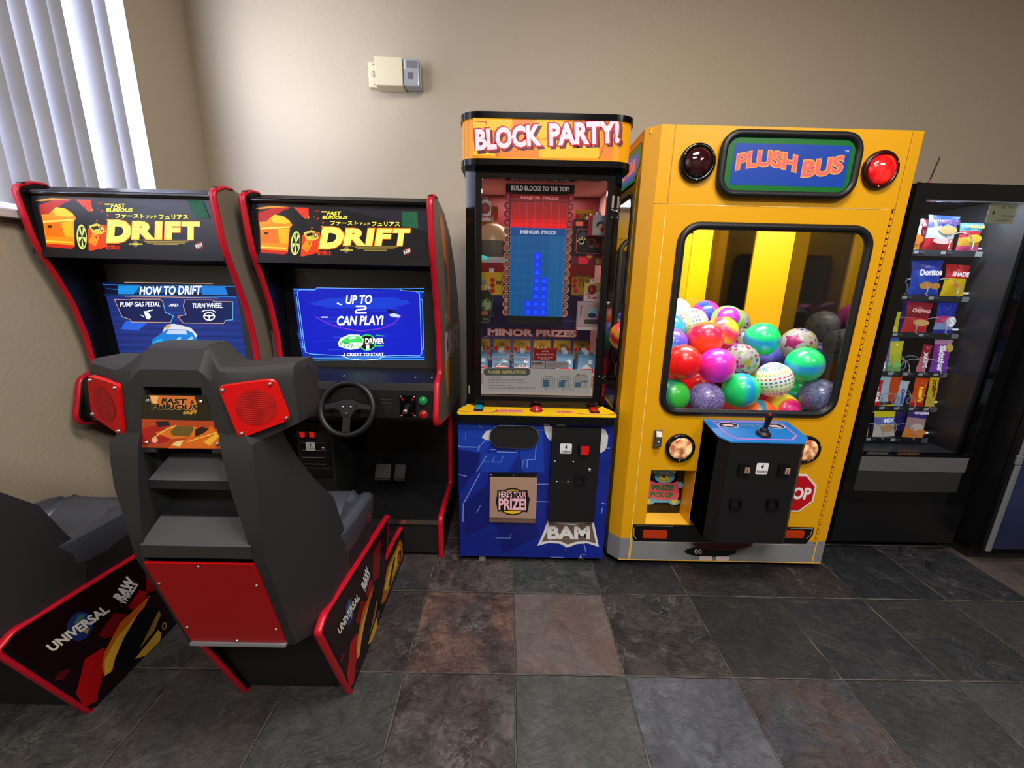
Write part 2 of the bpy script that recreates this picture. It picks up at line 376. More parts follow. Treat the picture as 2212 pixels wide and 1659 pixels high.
# emergency light on the back wall
el = thing('emergency_light', 'cream wall-mounted emergency light box with clear lens, high on the tan wall', 'light', (-.765, YB, 2.60))
g = G(); g.box(-.165, -.055, -.045, -.001, .012, .150, CREAM)
g.obj('side_cover', el, bevel=.004)
g = G(); g.box(-.16, .16, -.004, -.0005, .02, .14, CREAM); g.obj('wall_mount', el)
g = G(); g.prism([(-.105,.0),(.065,.0),(.065,.152),(-.105,.158)], -.105, -.001, CREAM, 'y'); g.obj('housing', el, bevel=.005)
g = G(); g.prism([(-.095,.004),(-.012,.004),(-.001,.012),(-.001,.136),(-.03,.146),(-.095,.152)], .067, .165, M('clear_ribbed_lens', (165, 172, 178), .12, spec=.8), 'x')
g.prism([(.155,.0),(.172,.0),(.172,.138),(.155,.142)], -.06, -.001, M('lens_edge', (150, 150, 152), .3), 'y')
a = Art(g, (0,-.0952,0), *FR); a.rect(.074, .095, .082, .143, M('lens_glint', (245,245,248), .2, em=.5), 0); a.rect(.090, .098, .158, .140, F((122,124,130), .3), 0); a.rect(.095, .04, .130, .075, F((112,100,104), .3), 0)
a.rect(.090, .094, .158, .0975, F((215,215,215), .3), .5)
g.obj('lens', el, bevel=.008)
g = G(); g.lathe((-.128,-.045,.082), (0,-1,0), [(.016,0),(.017,.004),(.014,.012),(0,.016)], M('knob_clear', (190,182,165), .2)); g.obj('test_bulb', el); SCREWS(el, [(-.13,-.045,.135),(-.128,-.045,.027)], .003, mat=BLACKM)
# ------------------------------------------------------------------ racing cabinets
G.off = Vector((0,0,0))
PROF = [(1.835,1.755),(1.85,1.60),(1.862,1.54),(1.90,1.444),(1.95,1.30),(1.975,1.15),(1.98,1.01),(1.97,.985),(1.90,.962),(1.845,.80),(1.855,.765),(1.90,.752),(2.26,.69),(2.285,.60),(2.285,.34),(2.27,.235),(1.915,.235),(1.90,.215),(1.90,.0)]
BACK = [(2.72,0),(2.72,1.05),(2.69,1.20),(2.64,1.33),(2.52,1.50),(2.34,1.665),(2.15,1.755),(1.95,1.79),(1.86,1.785)]
SIDEM = M('side_art_wall_reflection', (122, 113, 99), .3)  # tan reflection of the wall painted into the dark glossy side art
TREAD = M('black_diamond_tread', (20, 20, 21), .35, bump=1.0, bscale=70)
SCREEN_REFL = M('painted_screen_reflection', (72, 74, 74), .3)  # room reflection on the monitor glass, painted as a grey panel colour
SMOKE2 = M('dark_bezel', (17, 18, 22), .3)
RIFT = (('R', 1082, 220), ('I', 1222, 92), ('F', 1345, 168), ('T', 1512, 176))
def marquee(a):
    S = 1.0
    a.rect(120, 160, 1790, 660, E((22, 20, 24), .8), 0)
    a.poly([(900,205),(1760,225),(1770,420),(1300,300)], E((38,34,46), .8), .2)
    a.poly([(190,330),(185,255),(310,212),(485,205),(400,240),(262,332)], E((178,30,10), S), 1)
    a.poly([(150,216),(300,194),(470,203),(300,214),(200,222)], E((240,150,30), S), 1.1)
    a.poly([(200,335),(262,332),(330,270),(420,285),(500,340),(505,372),(484,385),(480,600),(448,618),(238,600),(214,395)], E((240,140,14), S), 1.2)
    a.poly([(300,300),(335,272),(400,280),(490,335),(440,352),(330,345)], E((252,196,40), S), 1.3)
    a.poly([(215,388),(480,372),(480,384),(215,402)], E((255,214,90), S), 1.4)
    a.poly([(230,405),(460,395),(465,520),(235,520)], E((226,110,12), S), 1.35)
    a.poly([(370,400),(470,392),(474,520),(400,520)], E((250,176,10), S), 1.37)
    a.poly([(232,548),(465,560),(465,572),(232,560)], E((255,200,60), S), 1.5)
    a.poly([(236,575),(480,590),(470,612),(440,618),(240,602)], E((200,36,10), S), 1.5)
    a.poly([(252,425),(292,425),(292,446),(252,446)], E((60,30,10), S), 1.5)
    a.poly([(390,262),(430,226),(520,222),(640,330),(600,420),(620,640),(480,640),(490,385),(505,360),(440,285)], E((14,12,14), .6), 1.6)
    a.poly([(500,205),(640,208),(650,300),(600,310),(545,240)], E((214,50,10), S), 1.5)
    a.ell(545, 520, 44, 104, E((206,214,110), S), 1.8); a.ell(548, 520, 34, 88, E((40,46,20), .6), 1.9)
    for k in range(5):
        t = 2*PI*k/5+.4; a.poly([(548,520),(548+30*math.cos(t-.35),520+84*math.sin(t-.35)),(548+34*math.cos(t+.2),520+90*math.sin(t+.2))], E((214,222,130), S), 2)
    a.poly([(600,450),(690,430),(760,420),(760,600),(600,640)], E((216,60,10), S), 1.7)
    a.poly([(600,560),(650,470),(700,520),(660,600)], E((250,140,20), S), 1.8)
    a.poly([(610,428),(680,405),(735,425),(748,480),(700,500),(640,486)], E((206,190,70), S), 2)
    a.poly([(630,440),(690,425),(700,450),(650,462)], E((30,30,10), .6), 2.1); a.ell(722, 448, 14, 22, E((40,40,16), .6), 2.1); a.ell(722, 448, 8, 14, E((226,220,120), S), 2.2)
    r = random.Random(3)
    for _ in range(46):
        x, y, w_, h_ = r.uniform(560, 780), r.uniform(210, 620), r.uniform(6, 26), r.uniform(4, 20)
        if x < 640 and 300 < y < 640: continue
        a.poly([(x,y),(x+w_,y-h_*.5),(x+w_*.7,y+h_)], E(r.choice([(230,70,10),(250,150,30),(180,30,10),(30,16,10)]), S), 2.0+r.random()*.3)
    a.text('黒', 690, 600, 60, 44, E((226,50,16), S), 2.6); a.text('定禁止', 812, 605, 130, 42, E((226,50,16), S), 2.6)
    y1 = E((250,226,70), 1.15)
    a.text('FAST', 880, 256, 130, 36, y1, 3, shear=.15, bold=.03); a.text('FURIOUS', 890, 292, 230, 30, y1, 3, shear=.15, bold=.03)
    a.rect(762, 238, 815, 248, y1, 3); a.rect(775, 278, 800, 306, y1, 3)
    a.text('ファースト', 978, 343, 255, 40, y1, 3, bold=.03); a.text('アンド', 1168, 348, 95, 26, y1, 3, bold=.03); a.text('フュリアス', 1365, 348, 260, 40, y1, 3, bold=.03)
    a.text('D', 868, 473, 238, 206, E((240,110,10), S), 2.8, bold=.07, shear=.12); [a.text(ch_, cx_, 464, w2_, 164, E((240,110,10), S), 2.8, bold=.075, shear=.08) for ch_, cx_, w2_ in RIFT]
    a.text('D', 868, 472, 222, 190, E((255,240,96), 1.25), 3.2, bold=.07, shear=.12); [a.text(ch_, cx_, 463, w2_-14, 150, E((255,240,96), 1.25), 3.2, bold=.06, shear=.08) for ch_, cx_, w2_ in RIFT]
    for (p, q, yy) in ((1040,1485,544),(1085,1480,556),(1110,1450,568),(1170,1385,580)): a.rect(p, yy-3, q, yy+2, E((200,170,70), .8), 3)
    a.ell(1012, 575, 26, 26, E((120,120,80), .8), 3); a.text('UNIVERSAL', 1012, 577, 120, 14, y1, 3.2)
    a.ell(1572, 588, 36, 34, E((120,20,20), .8), 3); a.text('RAW', 1570, 588, 66, 36, E((220,220,214), .9), 3.2, rot=-.35, bold=.04)
def screen_play(a):
    W = E((255,255,255), 1.1); B0 = E((14,30,190), .95); LB = E((90,190,255), 1.0)
    a.poly([(570,925),(1700,960),(1718,1562),(628,1530)], E((20,50,170), .8), 0)
    for y in (935, 962, 1530, 1548): a.rect(580, y, 1715, y+8, E((60,150,250), .9), .1)
    for k in range(12): a.rect(590+k*3, 1300+k*14, 700, 1304+k*14, E((50,110,240), .9), .1)
    out = [(612,975),(612,955),(640,940),(765,943),(780,925),(1500,942),(1520,955),(1640,962),(1672,985),(1690,1500),(1670,1522),(1500,1515),(1350,1520),(980,1512),(760,1500),(700,1494),(660,1480)]
    a.poly(out, B0, .3)
    r = random.Random(5)
    for _ in range(26):
        y = r.uniform(960, 1490); x = r.uniform(640, 1300); a.rect(x, y, x+r.uniform(120, 380), y+r.uniform(2, 5), E(r.choice([(30,60,220),(40,90,235),(18,22,160)]), .9), .5+r.random()*.1)
    a.poly([(900,1010),(1450,1010),(1600,1060),(1450,1100),(900,1100),(700,1060)], E((20,60,210), .95), .65)
    a.line(out, 5, E((120,190,255), 1.1), 1, True)
    a.line([(600,995),(640,1440),(655,1450)], 4, E((150,210,255), 1), 1); a.line([(1682,1025),(1698,1040),(1705,1460),(1690,1470)], 4, E((150,210,255), 1), 1)
    a.line([(760,1170),(850,1225),(980,1270),(1150,1300),(1330,1280),(1450,1235),(1510,1170)], 9, E((120,50,210), .9), 1.1)
    a.line([(985,1512),(1040,1542),(1180,1555),(1310,1545),(1360,1518)], 4, W, 1.2)
    a.poly([(955,1050),(1000,1070),(980,1074),(950,1060)], W, 1.2); a.poly([(1400,1160),(1440,1145),(1505,1165),(1490,1185),(1430,1180)], E((190,210,255), 1), 1.2); a.poly([(1380,1110),(1450,1130),(1470,1150),(1400,1140)], E((10,12,60), .5), 1.1); a.rect(810, 1170, 870, 1182, E((190,200,255), 1), 1.2)
    a.text('UP TO', 1145, 1028, 230, 78, W, 2, shear=.2, bold=.03); a.text('CAN PLAY!', 1152, 1208, 410, 84, W, 2, shear=.2, bold=.03)
    a.line([(1120,1085),(1195,1085),(1205,1100),(1195,1112),(1125,1116),(1112,1128),(1112,1142),(1205,1142)], 13, W, 2)
    GR = E((60,210,90), 1)
    a.ell(1210, 1400, 78, 72, GR, 1.4); a.ell(1210, 1400, 66, 62, E((8,30,14), .5), 1.5)
    a.poly([(950,1400),(975,1360),(1050,1328),(1140,1330),(1180,1370),(1170,1420),(1130,1455),(1060,1462),(960,1435)], E((214,250,220), 1), 1.7)
    a.poly([(975,1390),(1050,1340),(1135,1345),(1172,1375),(1165,1400),(1080,1395),(1010,1410)], GR, 1.8); a.poly([(1040,1350),(1100,1345),(1120,1362),(1050,1372)], E((200,250,215), 1), 1.9)
    a.text('ドリフト', 1030, 1418, 120, 40, E((20,90,60), .6), 1.9, rot=.15)
    a.text('DRIVER', 1275, 1388, 165, 50, W, 2, bold=.03); a.text('1', 1212, 1440, 30, 44, W, 2, bold=.05)
    a.line([(1290,1335),(1365,1345)], 6, GR, 1.6); a.line([(1270,1430),(1350,1430)], 8, GR, 1.6)
    a.text('1 CREDIT TO START', 1178, 1504, 352, 28, W, 2, bold=.03)
def screen_drift(a):
    W = E((235,238,250), 1.05); LB = E((90,200,255), 1); OR = E((220,170,130), .9)
    a.poly([(925,905),(2020,950),(2085,1560),(1035,1540)], E((30,52,130), .8), 0)
    a.poly([(925,905),(2020,950),(2022,1040),(945,1020)], E((14,22,60), .7), .2)
    a.poly([(1050,935),(1240,938),(1180,1008),(1050,1005)], E((20,140,220), 1), .5); a.poly([(1740,950),(1930,960),(1950,1025),(1740,1018)], E((20,120,210), 1), .5)
    a.poly([(1180,945),(1780,955),(1780,1005),(1180,1000)], E((10,80,160), .9), .45)
    for (p, q, y) in ((925,2010,925),(930,2015,1010),(960,1300,960)): a.line([(p,y),(q,y+30)], 4, E((40,150,235), 1), .6)
    a.line([(1110,910),(1480,920),(1830,930)], 5, OR, .7); a.line([(1110,1025),(1480,1035),(1870,1048)], 5, OR, .7)
    a.text('HOW TO DRIFT', 1486, 980, 515, 72, W, 2, shear=.2, bold=.035)
    for k in range(14): a.line([(985+k*3,1150+k*28),(2040+k*3,1172+k*28)], 4, E((16,30,100) if k % 2 else (40,70,170), .8), .6)
    a.poly([(1100,1230),(1300,1230),(1200,1310),(1050,1300)], E((40,100,220), .9), .65)
    b1 = [(1015,1050),(1150,1055),(1165,1048),(1400,1052),(1420,1075),(1435,1160),(1500,1190),(1475,1245),(1150,1240),(1135,1218),(1070,1195)]
    b2 = [(1600,1060),(1820,1062),(1840,1075),(1985,1078),(1980,1225),(1925,1228),(1905,1255),(1580,1250),(1535,1195),(1605,1180),(1585,1110)]
    for b in (b1, b2): a.poly(b, E((18,34,90), .8), .8)
    a.line(b1, 5, OR, 1, True); a.line(b2, 5, OR, 1, True); a.line(b1[4:8], 5, LB, 1.1); a.line(b2[3:6], 5, LB, 1.1)
    a.text('PUMP GAS PEDAL', 1228, 1092, 340, 42, W, 2, shear=.2, bold=.03); a.text('-AND-', 1507, 1102, 85, 26, W, 2, shear=.2, bold=.03); a.text('TURN WHEEL', 1782, 1108, 245, 42, W, 2, shear=.2, bold=.03)
    a.ell(1792, 1196, 48, 36, W, 1.5); a.ell(1792, 1196, 38, 27, E((18,34,90), .8), 1.6); a.line([(1750,1190),(1834,1190)], 9, W, 1.7); a.line([(1792,1190),(1792,1228)], 9, W, 1.7); a.ell(1792, 1192, 13, 11, W, 1.8)
    a.line([(1735,1158),(1760,1145),(1822,1145),(1842,1160)], 8, W, 1.6)
    a.poly([(1255,1150),(1285,1148),(1315,1195),(1300,1220),(1275,1215)], W, 1.6); a.line([(1290,1150),(1330,1140)], 9, W, 1.6); a.line([(1225,1180),(1255,1195)], 6, W, 1.6)
    a.poly([(1420,1290),(1450,1262),(1500,1256),(1560,1268),(1640,1290),(1690,1350),(1660,1400),(1400,1330)], E((215,215,225), .95), 1.5); a.poly([(1415,1290),(1450,1260),(1480,1275),(1440,1300)], E((210,170,110), .9), 1.6)
    a.poly([(1305,1430),(1315,1390),(1400,1330),(1440,1300),(1600,1305),(1650,1330),(1690,1390),(1680,1430),(1660,1450)], E((20,120,205), 1), 1.8)
    a.poly([(1430,1340),(1455,1305),(1600,1310),(1605,1345)], E((190,205,240), .95), 1.9); a.poly([(1340,1400),(1400,1380),(1380,1425),(1320,1420)], E((40,170,240), 1), 1.9); a.poly([(1480,1420),(1540,1365),(1560,1370),(1520,1425)], E((150,200,240), .9), 1.95); a.poly([(1570,1420),(1640,1360),(1660,1370),(1620,1425)], E((150,200,240), .9), 1.95)
MQ = [(115,180),(1755,205),(1778,650),(213,620)]
def make_cab(which):
    nm = {1: 'racing arcade cabinet showing HOW TO DRIFT on its screen, nearest the window', 2: 'racing arcade cabinet showing UP TO 2 CAN PLAY on its blue screen'}[which]
    t = begin(thing('racing_arcade_cabinet', 'black red-trimmed ' + nm, 'arcade game', (-.735, 1.9, 0), 'pair of racing arcade cabinets'))
    x0, x1 = -1.135, -.335
    for xa in (x0, x1-.022):
        g = G(); g.prism(PROF + BACK, xa+.001, xa+.021, BLACK, 'x')
        if xa > -.5:
            a = Art(g, (x1-.001, 0, 0), (0,1,0), (0,0,1))
            a.poly(PROF[:11] + [(2.26,.69),(2.72,.69)] + BACK[1:], SIDEM, 0)
            a.poly([(1.98,1.74),(2.10,1.72),(2.24,1.62),(2.30,1.42),(2.28,1.20),(2.18,1.22),(2.16,1.40),(2.10,1.55)], F((240,138,50), .3), 1)
            a.poly([(2.10,1.55),(2.20,1.50),(2.22,1.35),(2.16,1.40)], F((120,50,20), .3), 1.2)
            a.poly([(2.08,1.03),(2.22,1.03),(2.20,.80),(2.12,.84)], F((248,156,50), .3), 1)
            a.text('DRIFT', 2.36, 1.10, .52, .15, F((235,205,195), .3), 2, bold=.05); a.text('アンド', 2.20, 1.24, .16, .06, F((235,205,195), .3), 2, bold=.03)
        sp = g.obj('side_panel', t)
        g = G()
        pts = PROF[::-1] + [(1.862,1.778)]
        pts = [(1.90,.004)] + round_poly(pts, .02, 3)[3:-3] + [(1.90,1.788),(1.95,1.79)]
        rings = []
        for i, p in enumerate(pts):
            q = Vector(pts[min(i+1, len(pts)-1)])-Vector(pts[max(i-1, 0)]); q.normalize(); n = Vector((-q.y, q.x))
            if n.x > 0 and abs(n.x) > abs(n.y)*.2: n = n
            rings.append([(xa+dx, p[0]+n.x*d, p[1]+n.y*d) for dx, d in ((-.003,-.003),(-.003,.003),(.004,.0085),(.018,.0085),(.025,.003),(.025,-.003))])
        g.loft(rings, TMOLD, True); g.obj('edge_trim', t)
    xa, xb = x0+.022, x1-.022
    g = G(); g.prism([(1.885,1.50),(1.885,1.75),(1.95,1.785),(2.15,1.75),(2.34,1.66),(2.52,1.495),(2.64,1.33),(2.70,1.05),(2.70,.02),(2.30,.02),(2.30,.69),(2.12,.80),(2.12,1.45),(2.0,1.50)], xa, xb, BLACK, 'x'); g.obj('cabinet_body', t)
    g = G(); g.tube([(xa, 1.868, 1.748), (xb, 1.868, 1.748)], .012, BLACKG, 10); g.box(xa, xb, 1.866, 1.888, 1.497, 1.527, BLACKS); g.obj('marquee_frame', t)
    g = G(); g.box(xa, xb, 1.874, 1.884, 1.527, 1.738, BLACKG)
    marquee(Art(g, (0,1.874,0), *FR, src=MQ, dst=[(xa+.004,1.734),(xb-.004,1.734),(xb-.004,1.530),(xa+.004,1.530)], eps=.0003)); g.obj('marquee', t)
    g = G(); gc = M('green_paper', (20, 130, 84), .6, em=.18)
    a = Art(g, (0,1.8715,0), *FR, src=MQ, dst=[(xa+.004,1.734),(xb-.004,1.734),(xb-.004,1.530),(xa+.004,1.530)])
    a.poly([(1515,235),(1655,240),(1668,385),(1520,375)] if which == 2 else [(1500,200),(1640,212),(1690,360),(1560,352)], gc, 0)
    for k in range(3): a.rect(1545, 268+k*32, 1625, 276+k*32, F((14,90,58)), 1)
    a.g.obj('green_sticker', t)
    # monitor
    g = G(); g.box(xa, xb, 2.062, 2.11, .97, 1.50, SMOKE2); g.box(xa+.07, xb-.005, 2.052, 2.062, .99, 1.495, SCREEN_REFL if which == 1 else M('painted_screen_reflection_dim', (50,49,46), .3)); g.obj('monitor_bezel', t)  # grey inner panel stands in for the reflection in the monitor glass
    g = G()
    if which == 2: screen_play(Art(g, (0,2.051,0), *FR, src=[(570,925),(1700,960),(1718,1562),(628,1530)], dst=[(-1.065,1.385),(-.432,1.385),(-.432,1.040),(-1.055,1.040)], eps=.0003))
    else: screen_drift(Art(g, (0,2.051,0), *FR, src=[(925,905),(2020,945),(2085,1560),(1030,1545)], dst=[(-1.065,1.395),(-.44,1.395),(-.44,1.035),(-1.06,1.035)], eps=.0003))
    g.obj('screen', t)
    # dashboard
    g = G(); g.prism([(2.06,1.0),(1.975,.985),(1.94,.972),(1.90,.958),(1.888,.925),(1.873,.79),(1.89,.765),(2.28,.70),(2.28,.8),(2.12,.99)], xa, xb, BLACKS, 'x')
    for z in (.892,.876,.860,.844,.830): g.box(-.615, -.558, 1.871+.1*(z-.78), 1.881+.1*(z-.78), z-.0165, z-.0115, M('vent_line', (55,55,58), .4))
    db = g.obj('dashboard', t, bevel=.004); SCREWS(db, [(-.455,1.93,.979),(-.375,1.93,.979),(-.80,1.93,.979),(-1.06,1.93,.979)], .006, (0,-.3,1))
    g = G(); g.box(-.520, -.445, 1.871, 1.879, .797, .905, BLACKG); g.lathe((-.483,1.875,.848), (0,-1,.15), [(.016,0),(.014,.02),(.009,.03)], RUBBER, 16)
    g.ball((-.484,1.830,.839), .014, CHROME, 14, 8);     a = Art(g, (0,1.871,0), *FR)
    for s_, x_, z_ in (('1',-.507,.887),('3',-.460,.887),('2',-.507,.815),('4',-.460,.815)): a.text(s_, x_, z_, .009, .014, F((170,20,30)), 1, bold=.04)
    gs = g.obj('gear_shifter', t); SCREWS(gs, [(-.514,1.871,.899),(-.451,1.871,.899),(-.514,1.871,.803),(-.451,1.871,.803)], .0055)
    for c, z, nm2 in ((((30,170,90)), .880, 'start button'), (((205,30,28)), .811, 'view button')):
        g = G(); g.lathe((-.410,1.877,z), (0,-1,0), [(.0205,0),(.0205,.006),(.018,.008),(.0165,.008),(.016,.014),(0,.017)], M('button_%d' % c[0], c, .3, em=.25), 24)
        o = g.obj('push_button', t); o['label'] = ('green' if c[1] > 100 else 'red') + ' round push button'
    # steering wheel
    c = Vector((-.760,1.840,.843)); nz = Vector((0,-.94,.34)).normalized(); ux = Vector((1,0,0)); uy = nz.cross(ux).normalized()
    if uy.z < 0: uy = -uy
    g = G(); R = .123
    g.tube([c+ux*R*math.cos(q)+uy*R*math.sin(q) for q in [2*PI*k/40 for k in range(40)]], .0145, RUBBER, 10, closed=True); 
    rim = g.obj('steering_wheel', t)
    g = G()
    def W(x, y, d=0): return c+ux*x+uy*y+nz*d
    for pts in ([(-.108,.018),(-.045,.030),(-.03,-.012),(-.06,.0),(-.108,-.006)], [(.108,.018),(.045,.030),(.03,-.012),(.06,.0),(.108,-.006)], [(-.017,-.03),(.017,-.03),(.019,-.112),(-.019,-.112)], [(-.052,.028),(-.02,.042),(.02,.042),(.052,.028),(.046,.004),(.018,-.042),(-.018,-.042),(-.046,.004)]):
        g.loft([[W(x, y, -.006) for x, y in pts], [W(x, y, .004) for x, y in pts]], RUBBER)
    g.obj('spokes', rim, bevel=.002)
    SCREWS(rim, [tuple(W(-.018,.008,.004)), tuple(W(.018,.008,.004)), tuple(W(0,-.022,.004))], .0065, nz)
    g = G(); g.cyl(W(0,0,-.006), (-.760,1.90,.815), .035, RUBBER, 20, .055); g.obj('steering_column', t)
    # knee panel, coin door, pedals, platform
    g = G(); g.box(xa, -.925, 2.02, 2.30, .23, .70, BLACKM); g.obj('coin_box', t, bevel=.003)
    g = G(); g.box(-1.09, -.94, 2.008, 2.02, .40, .60, BLACK); a = Art(g, (0,2.008,0), *FR); ln = F((120,120,122), .3)
    for z, p, q in ((.595,-1.085,-.955),(.553,-1.085,-.955),(.512,-1.085,-.97),(.474,-1.085,-.97),(.452,-1.085,-.945)): a.rect(p, z, q, z+.0028, ln, 1)
    a.rrect(-1.062, .553, -1.014, .600, .005, F((220,220,220)), 2); a.text('4', -1.038, .585, .010, .018, F((10,10,10)), 3, bold=.03); a.text('TOKENS', -1.038, .564, .040, .010, F((10,10,10)), 3, bold=.02)
    g.lathe((-.972,2.008,.567), (0,-1,0), [(.010,0),(.010,.006),(.006,.008),(0,.008)], CHROME, 16); cd = g.obj('coin_door', t)
    for x in (-1.085, -1.035):
        g = G(); g.box(x-.002, x+.03, 2.004, 2.02, .622, .662, BLACK); g.prism([(x+.004,.632),(x+.024,.630),(x+.026,.658),(x+.002,.658)], 1.996, 2.006, M('lit_red_coin_return', (190,20,14), .2, em=.9), 'y'); g.obj('coin_return', t)
    for x, w_, c_ in ((-.735,.045,M('pedal_dark',(30,30,28),.5)), (-.635,.03,BLACK)):
        g = G(); g.prism([(2.20,.30),(2.24,.37),(2.25,.37),(2.215,.295)], x-w_, x+w_, c_, 'x'); g.box(x-w_, x+w_, 2.195, 2.206, .290, .2935+.002*(w_<.04), STEEL if w_ < .04 else M('pedal_edge',(60,60,58),.4)); g.box(x-.01, x+.01, 2.24, 2.30, .33, .35, BLACK); g.obj('pedal', t)
    g = G(); g.box(xa, xb, 1.905, 2.30, .02, .212, BLACKM); g.obj('platform_box', t)
    g = G(); g.box(xa, xb, 1.905, 2.30, .2125, .220, TREAD)
    for i in range(24):
        for j in range(12):
            x = xa+.02+i*.031+(j % 2)*.015; y = 1.93+j*.031; d = .008 if (i+j) % 2 else -.008
            if x < xb-.02: g.add([(x-.009,y-d,.2202),(x,y-d*.2-.003,.2222),(x+.009,y+d,.2202),(x,y+d*.2+.003,.2222)], [(0,1,2,3)], TREAD)
    g.box(xa, xb, 1.896, 1.906, .196, .2215, STEEL); g.obj('foot_plate', t)
    return t
cab2 = make_cab(2)
cab1 = make_cab(1); cab1.location = (-.735-.85, 1.9-.07, 0)

# ------------------------------------------------------------------ racing seats
BASEP = round_poly([(1.888,0),(1.15,0),(.992,.425),(1.04,.447),(1.69,.378),(1.60,.205),(1.893,.180)], .012, 3)
def base_art(a):
    # drawing units follow the left-hand seat base as photographed
    dk = F((34,6,10), .3); rd = F((150,8,14), .3); og = F((214,110,20), .3); yl = F((224,170,50), .3); bk = F((8,6,8), .3)
    a.poly([(.82+.0,.39)]*0 or [(1.16,.008),(1.012,.415),(1.05,.433),(1.678,.366),(1.588,.192),(1.942,.168),(1.925,.008)], dk, 0)
def seat_panel_art(g, x):
    a = Art(g, (x,0,0), (0,1,0), (0,0,1)); a.poly([(1.165,.01),(1.012,.415),(1.05,.433),(1.672,.366),(1.578,.19),(1.880,.168),(1.876,.01)], F((26,5,9), .25), 0)
    b = Art(g, (x,0,0), (0,1,0), (0,0,1), src=[(75,1200),(830,660),(1085,1105),(560,1590)], dst=[(1.012,.42),(1.40,.396),(1.49,.0),(1.15,.0)])
    rd = F((150,8,14), .25); og = F((206,98,18), .25); yl = F((226,172,52), .25); bk = F((8,6,8), .25)
    b.poly([(470,1480),(520,1280),(640,1210),(640,1340),(600,1480),(590,1530),(520,1560)], F((180,10,14), .25), 1)
    b.poly([(600,1140),(700,1000),(790,1010),(740,1130),(640,1160)], F((120,8,16), .25), 1); b.poly([(790,960),(870,850),(920,860),(900,940),(840,990)], F((160,10,18), .25), 1)
    b.poly([(370,1350),(440,1330),(390,1400),(340,1400)], F((90,10,20), .25), 1)
    b.poly([(640,1385),(622,1330),(640,1240),(740,1060),(900,920),(940,880),(900,960),(790,1080),(720,1220),(690,1350)], og, 1.5)
    b.poly([(640,1385),(640,1290),(720,1150),(860,1000),(760,1160),(700,1290),(680,1360)], yl, 1.7)
    b.poly([(700,1330),(760,1130),(900,960),(1000,960),(1000,1140),(830,1310),(760,1370)], bk, 1.6)
    b.poly([(830,1290),(990,1110),(1010,1130),(1000,1180),(900,1270)], yl, 1.8); b.poly([(860,1230),(960,1050),(1000,980),(1010,1010),(960,1120)], F((150,110,60), .25), 1.8)
    b.ell(1030, 1070, 28, 52, bk, 1.9, rot=.3); b.ell(1032, 1085, 16, 26, F((170,120,60), .25), 2, rot=.3); b.ell(1032, 1085, 8, 16, bk, 2.1, rot=.3)
    a.poly([(1.50,.06),(1.60,.16),(1.83,.155),(1.87,.10),(1.865,.03),(1.55,.03)], F((190,110,24), .25), 1.5); a.poly([(1.55,.09),(1.64,.14),(1.82,.13),(1.84,.06),(1.60,.05)], F((236,190,60), .25), 1.7); a.poly([(1.60,.05),(1.70,.13),(1.74,.12),(1.64,.04)], bk, 1.8)
    a.poly([(1.45,.36),(1.55,.35),(1.50,.20),(1.42,.24)], F((130,8,18), .25), 1); a.ell(1.80, .07, .035, .035, bk, 1.9); a.ell(1.80, .07, .022, .022, F((200,80,20), .25), 2)
    b.ell(486, 1082, 76, 92, F((30,50,110), .25), 2, rot=.45); b.poly([(450,1060),(480,1010),(520,1010),(500,1060),(470,1080)], F((60,110,110), .25), 2.1); b.poly([(500,1110),(545,1090),(530,1130)], F((170,150,80), .25), 2.1)
    b.text('UNIVERSAL', 480, 1092, 440, 58, F((232,226,210), .25), 3, rot=-.62, bold=.04, shear=-.2)
    b.text('RAW', 768, 846, 170, 76, F((228,228,230), .25), 3, rot=-.98, bold=.06, shear=-.1); b.text('THRILLS', 800, 872, 168, 36, F((228,228,230), .25), 3, rot=-.98, bold=.05, shear=-.1)
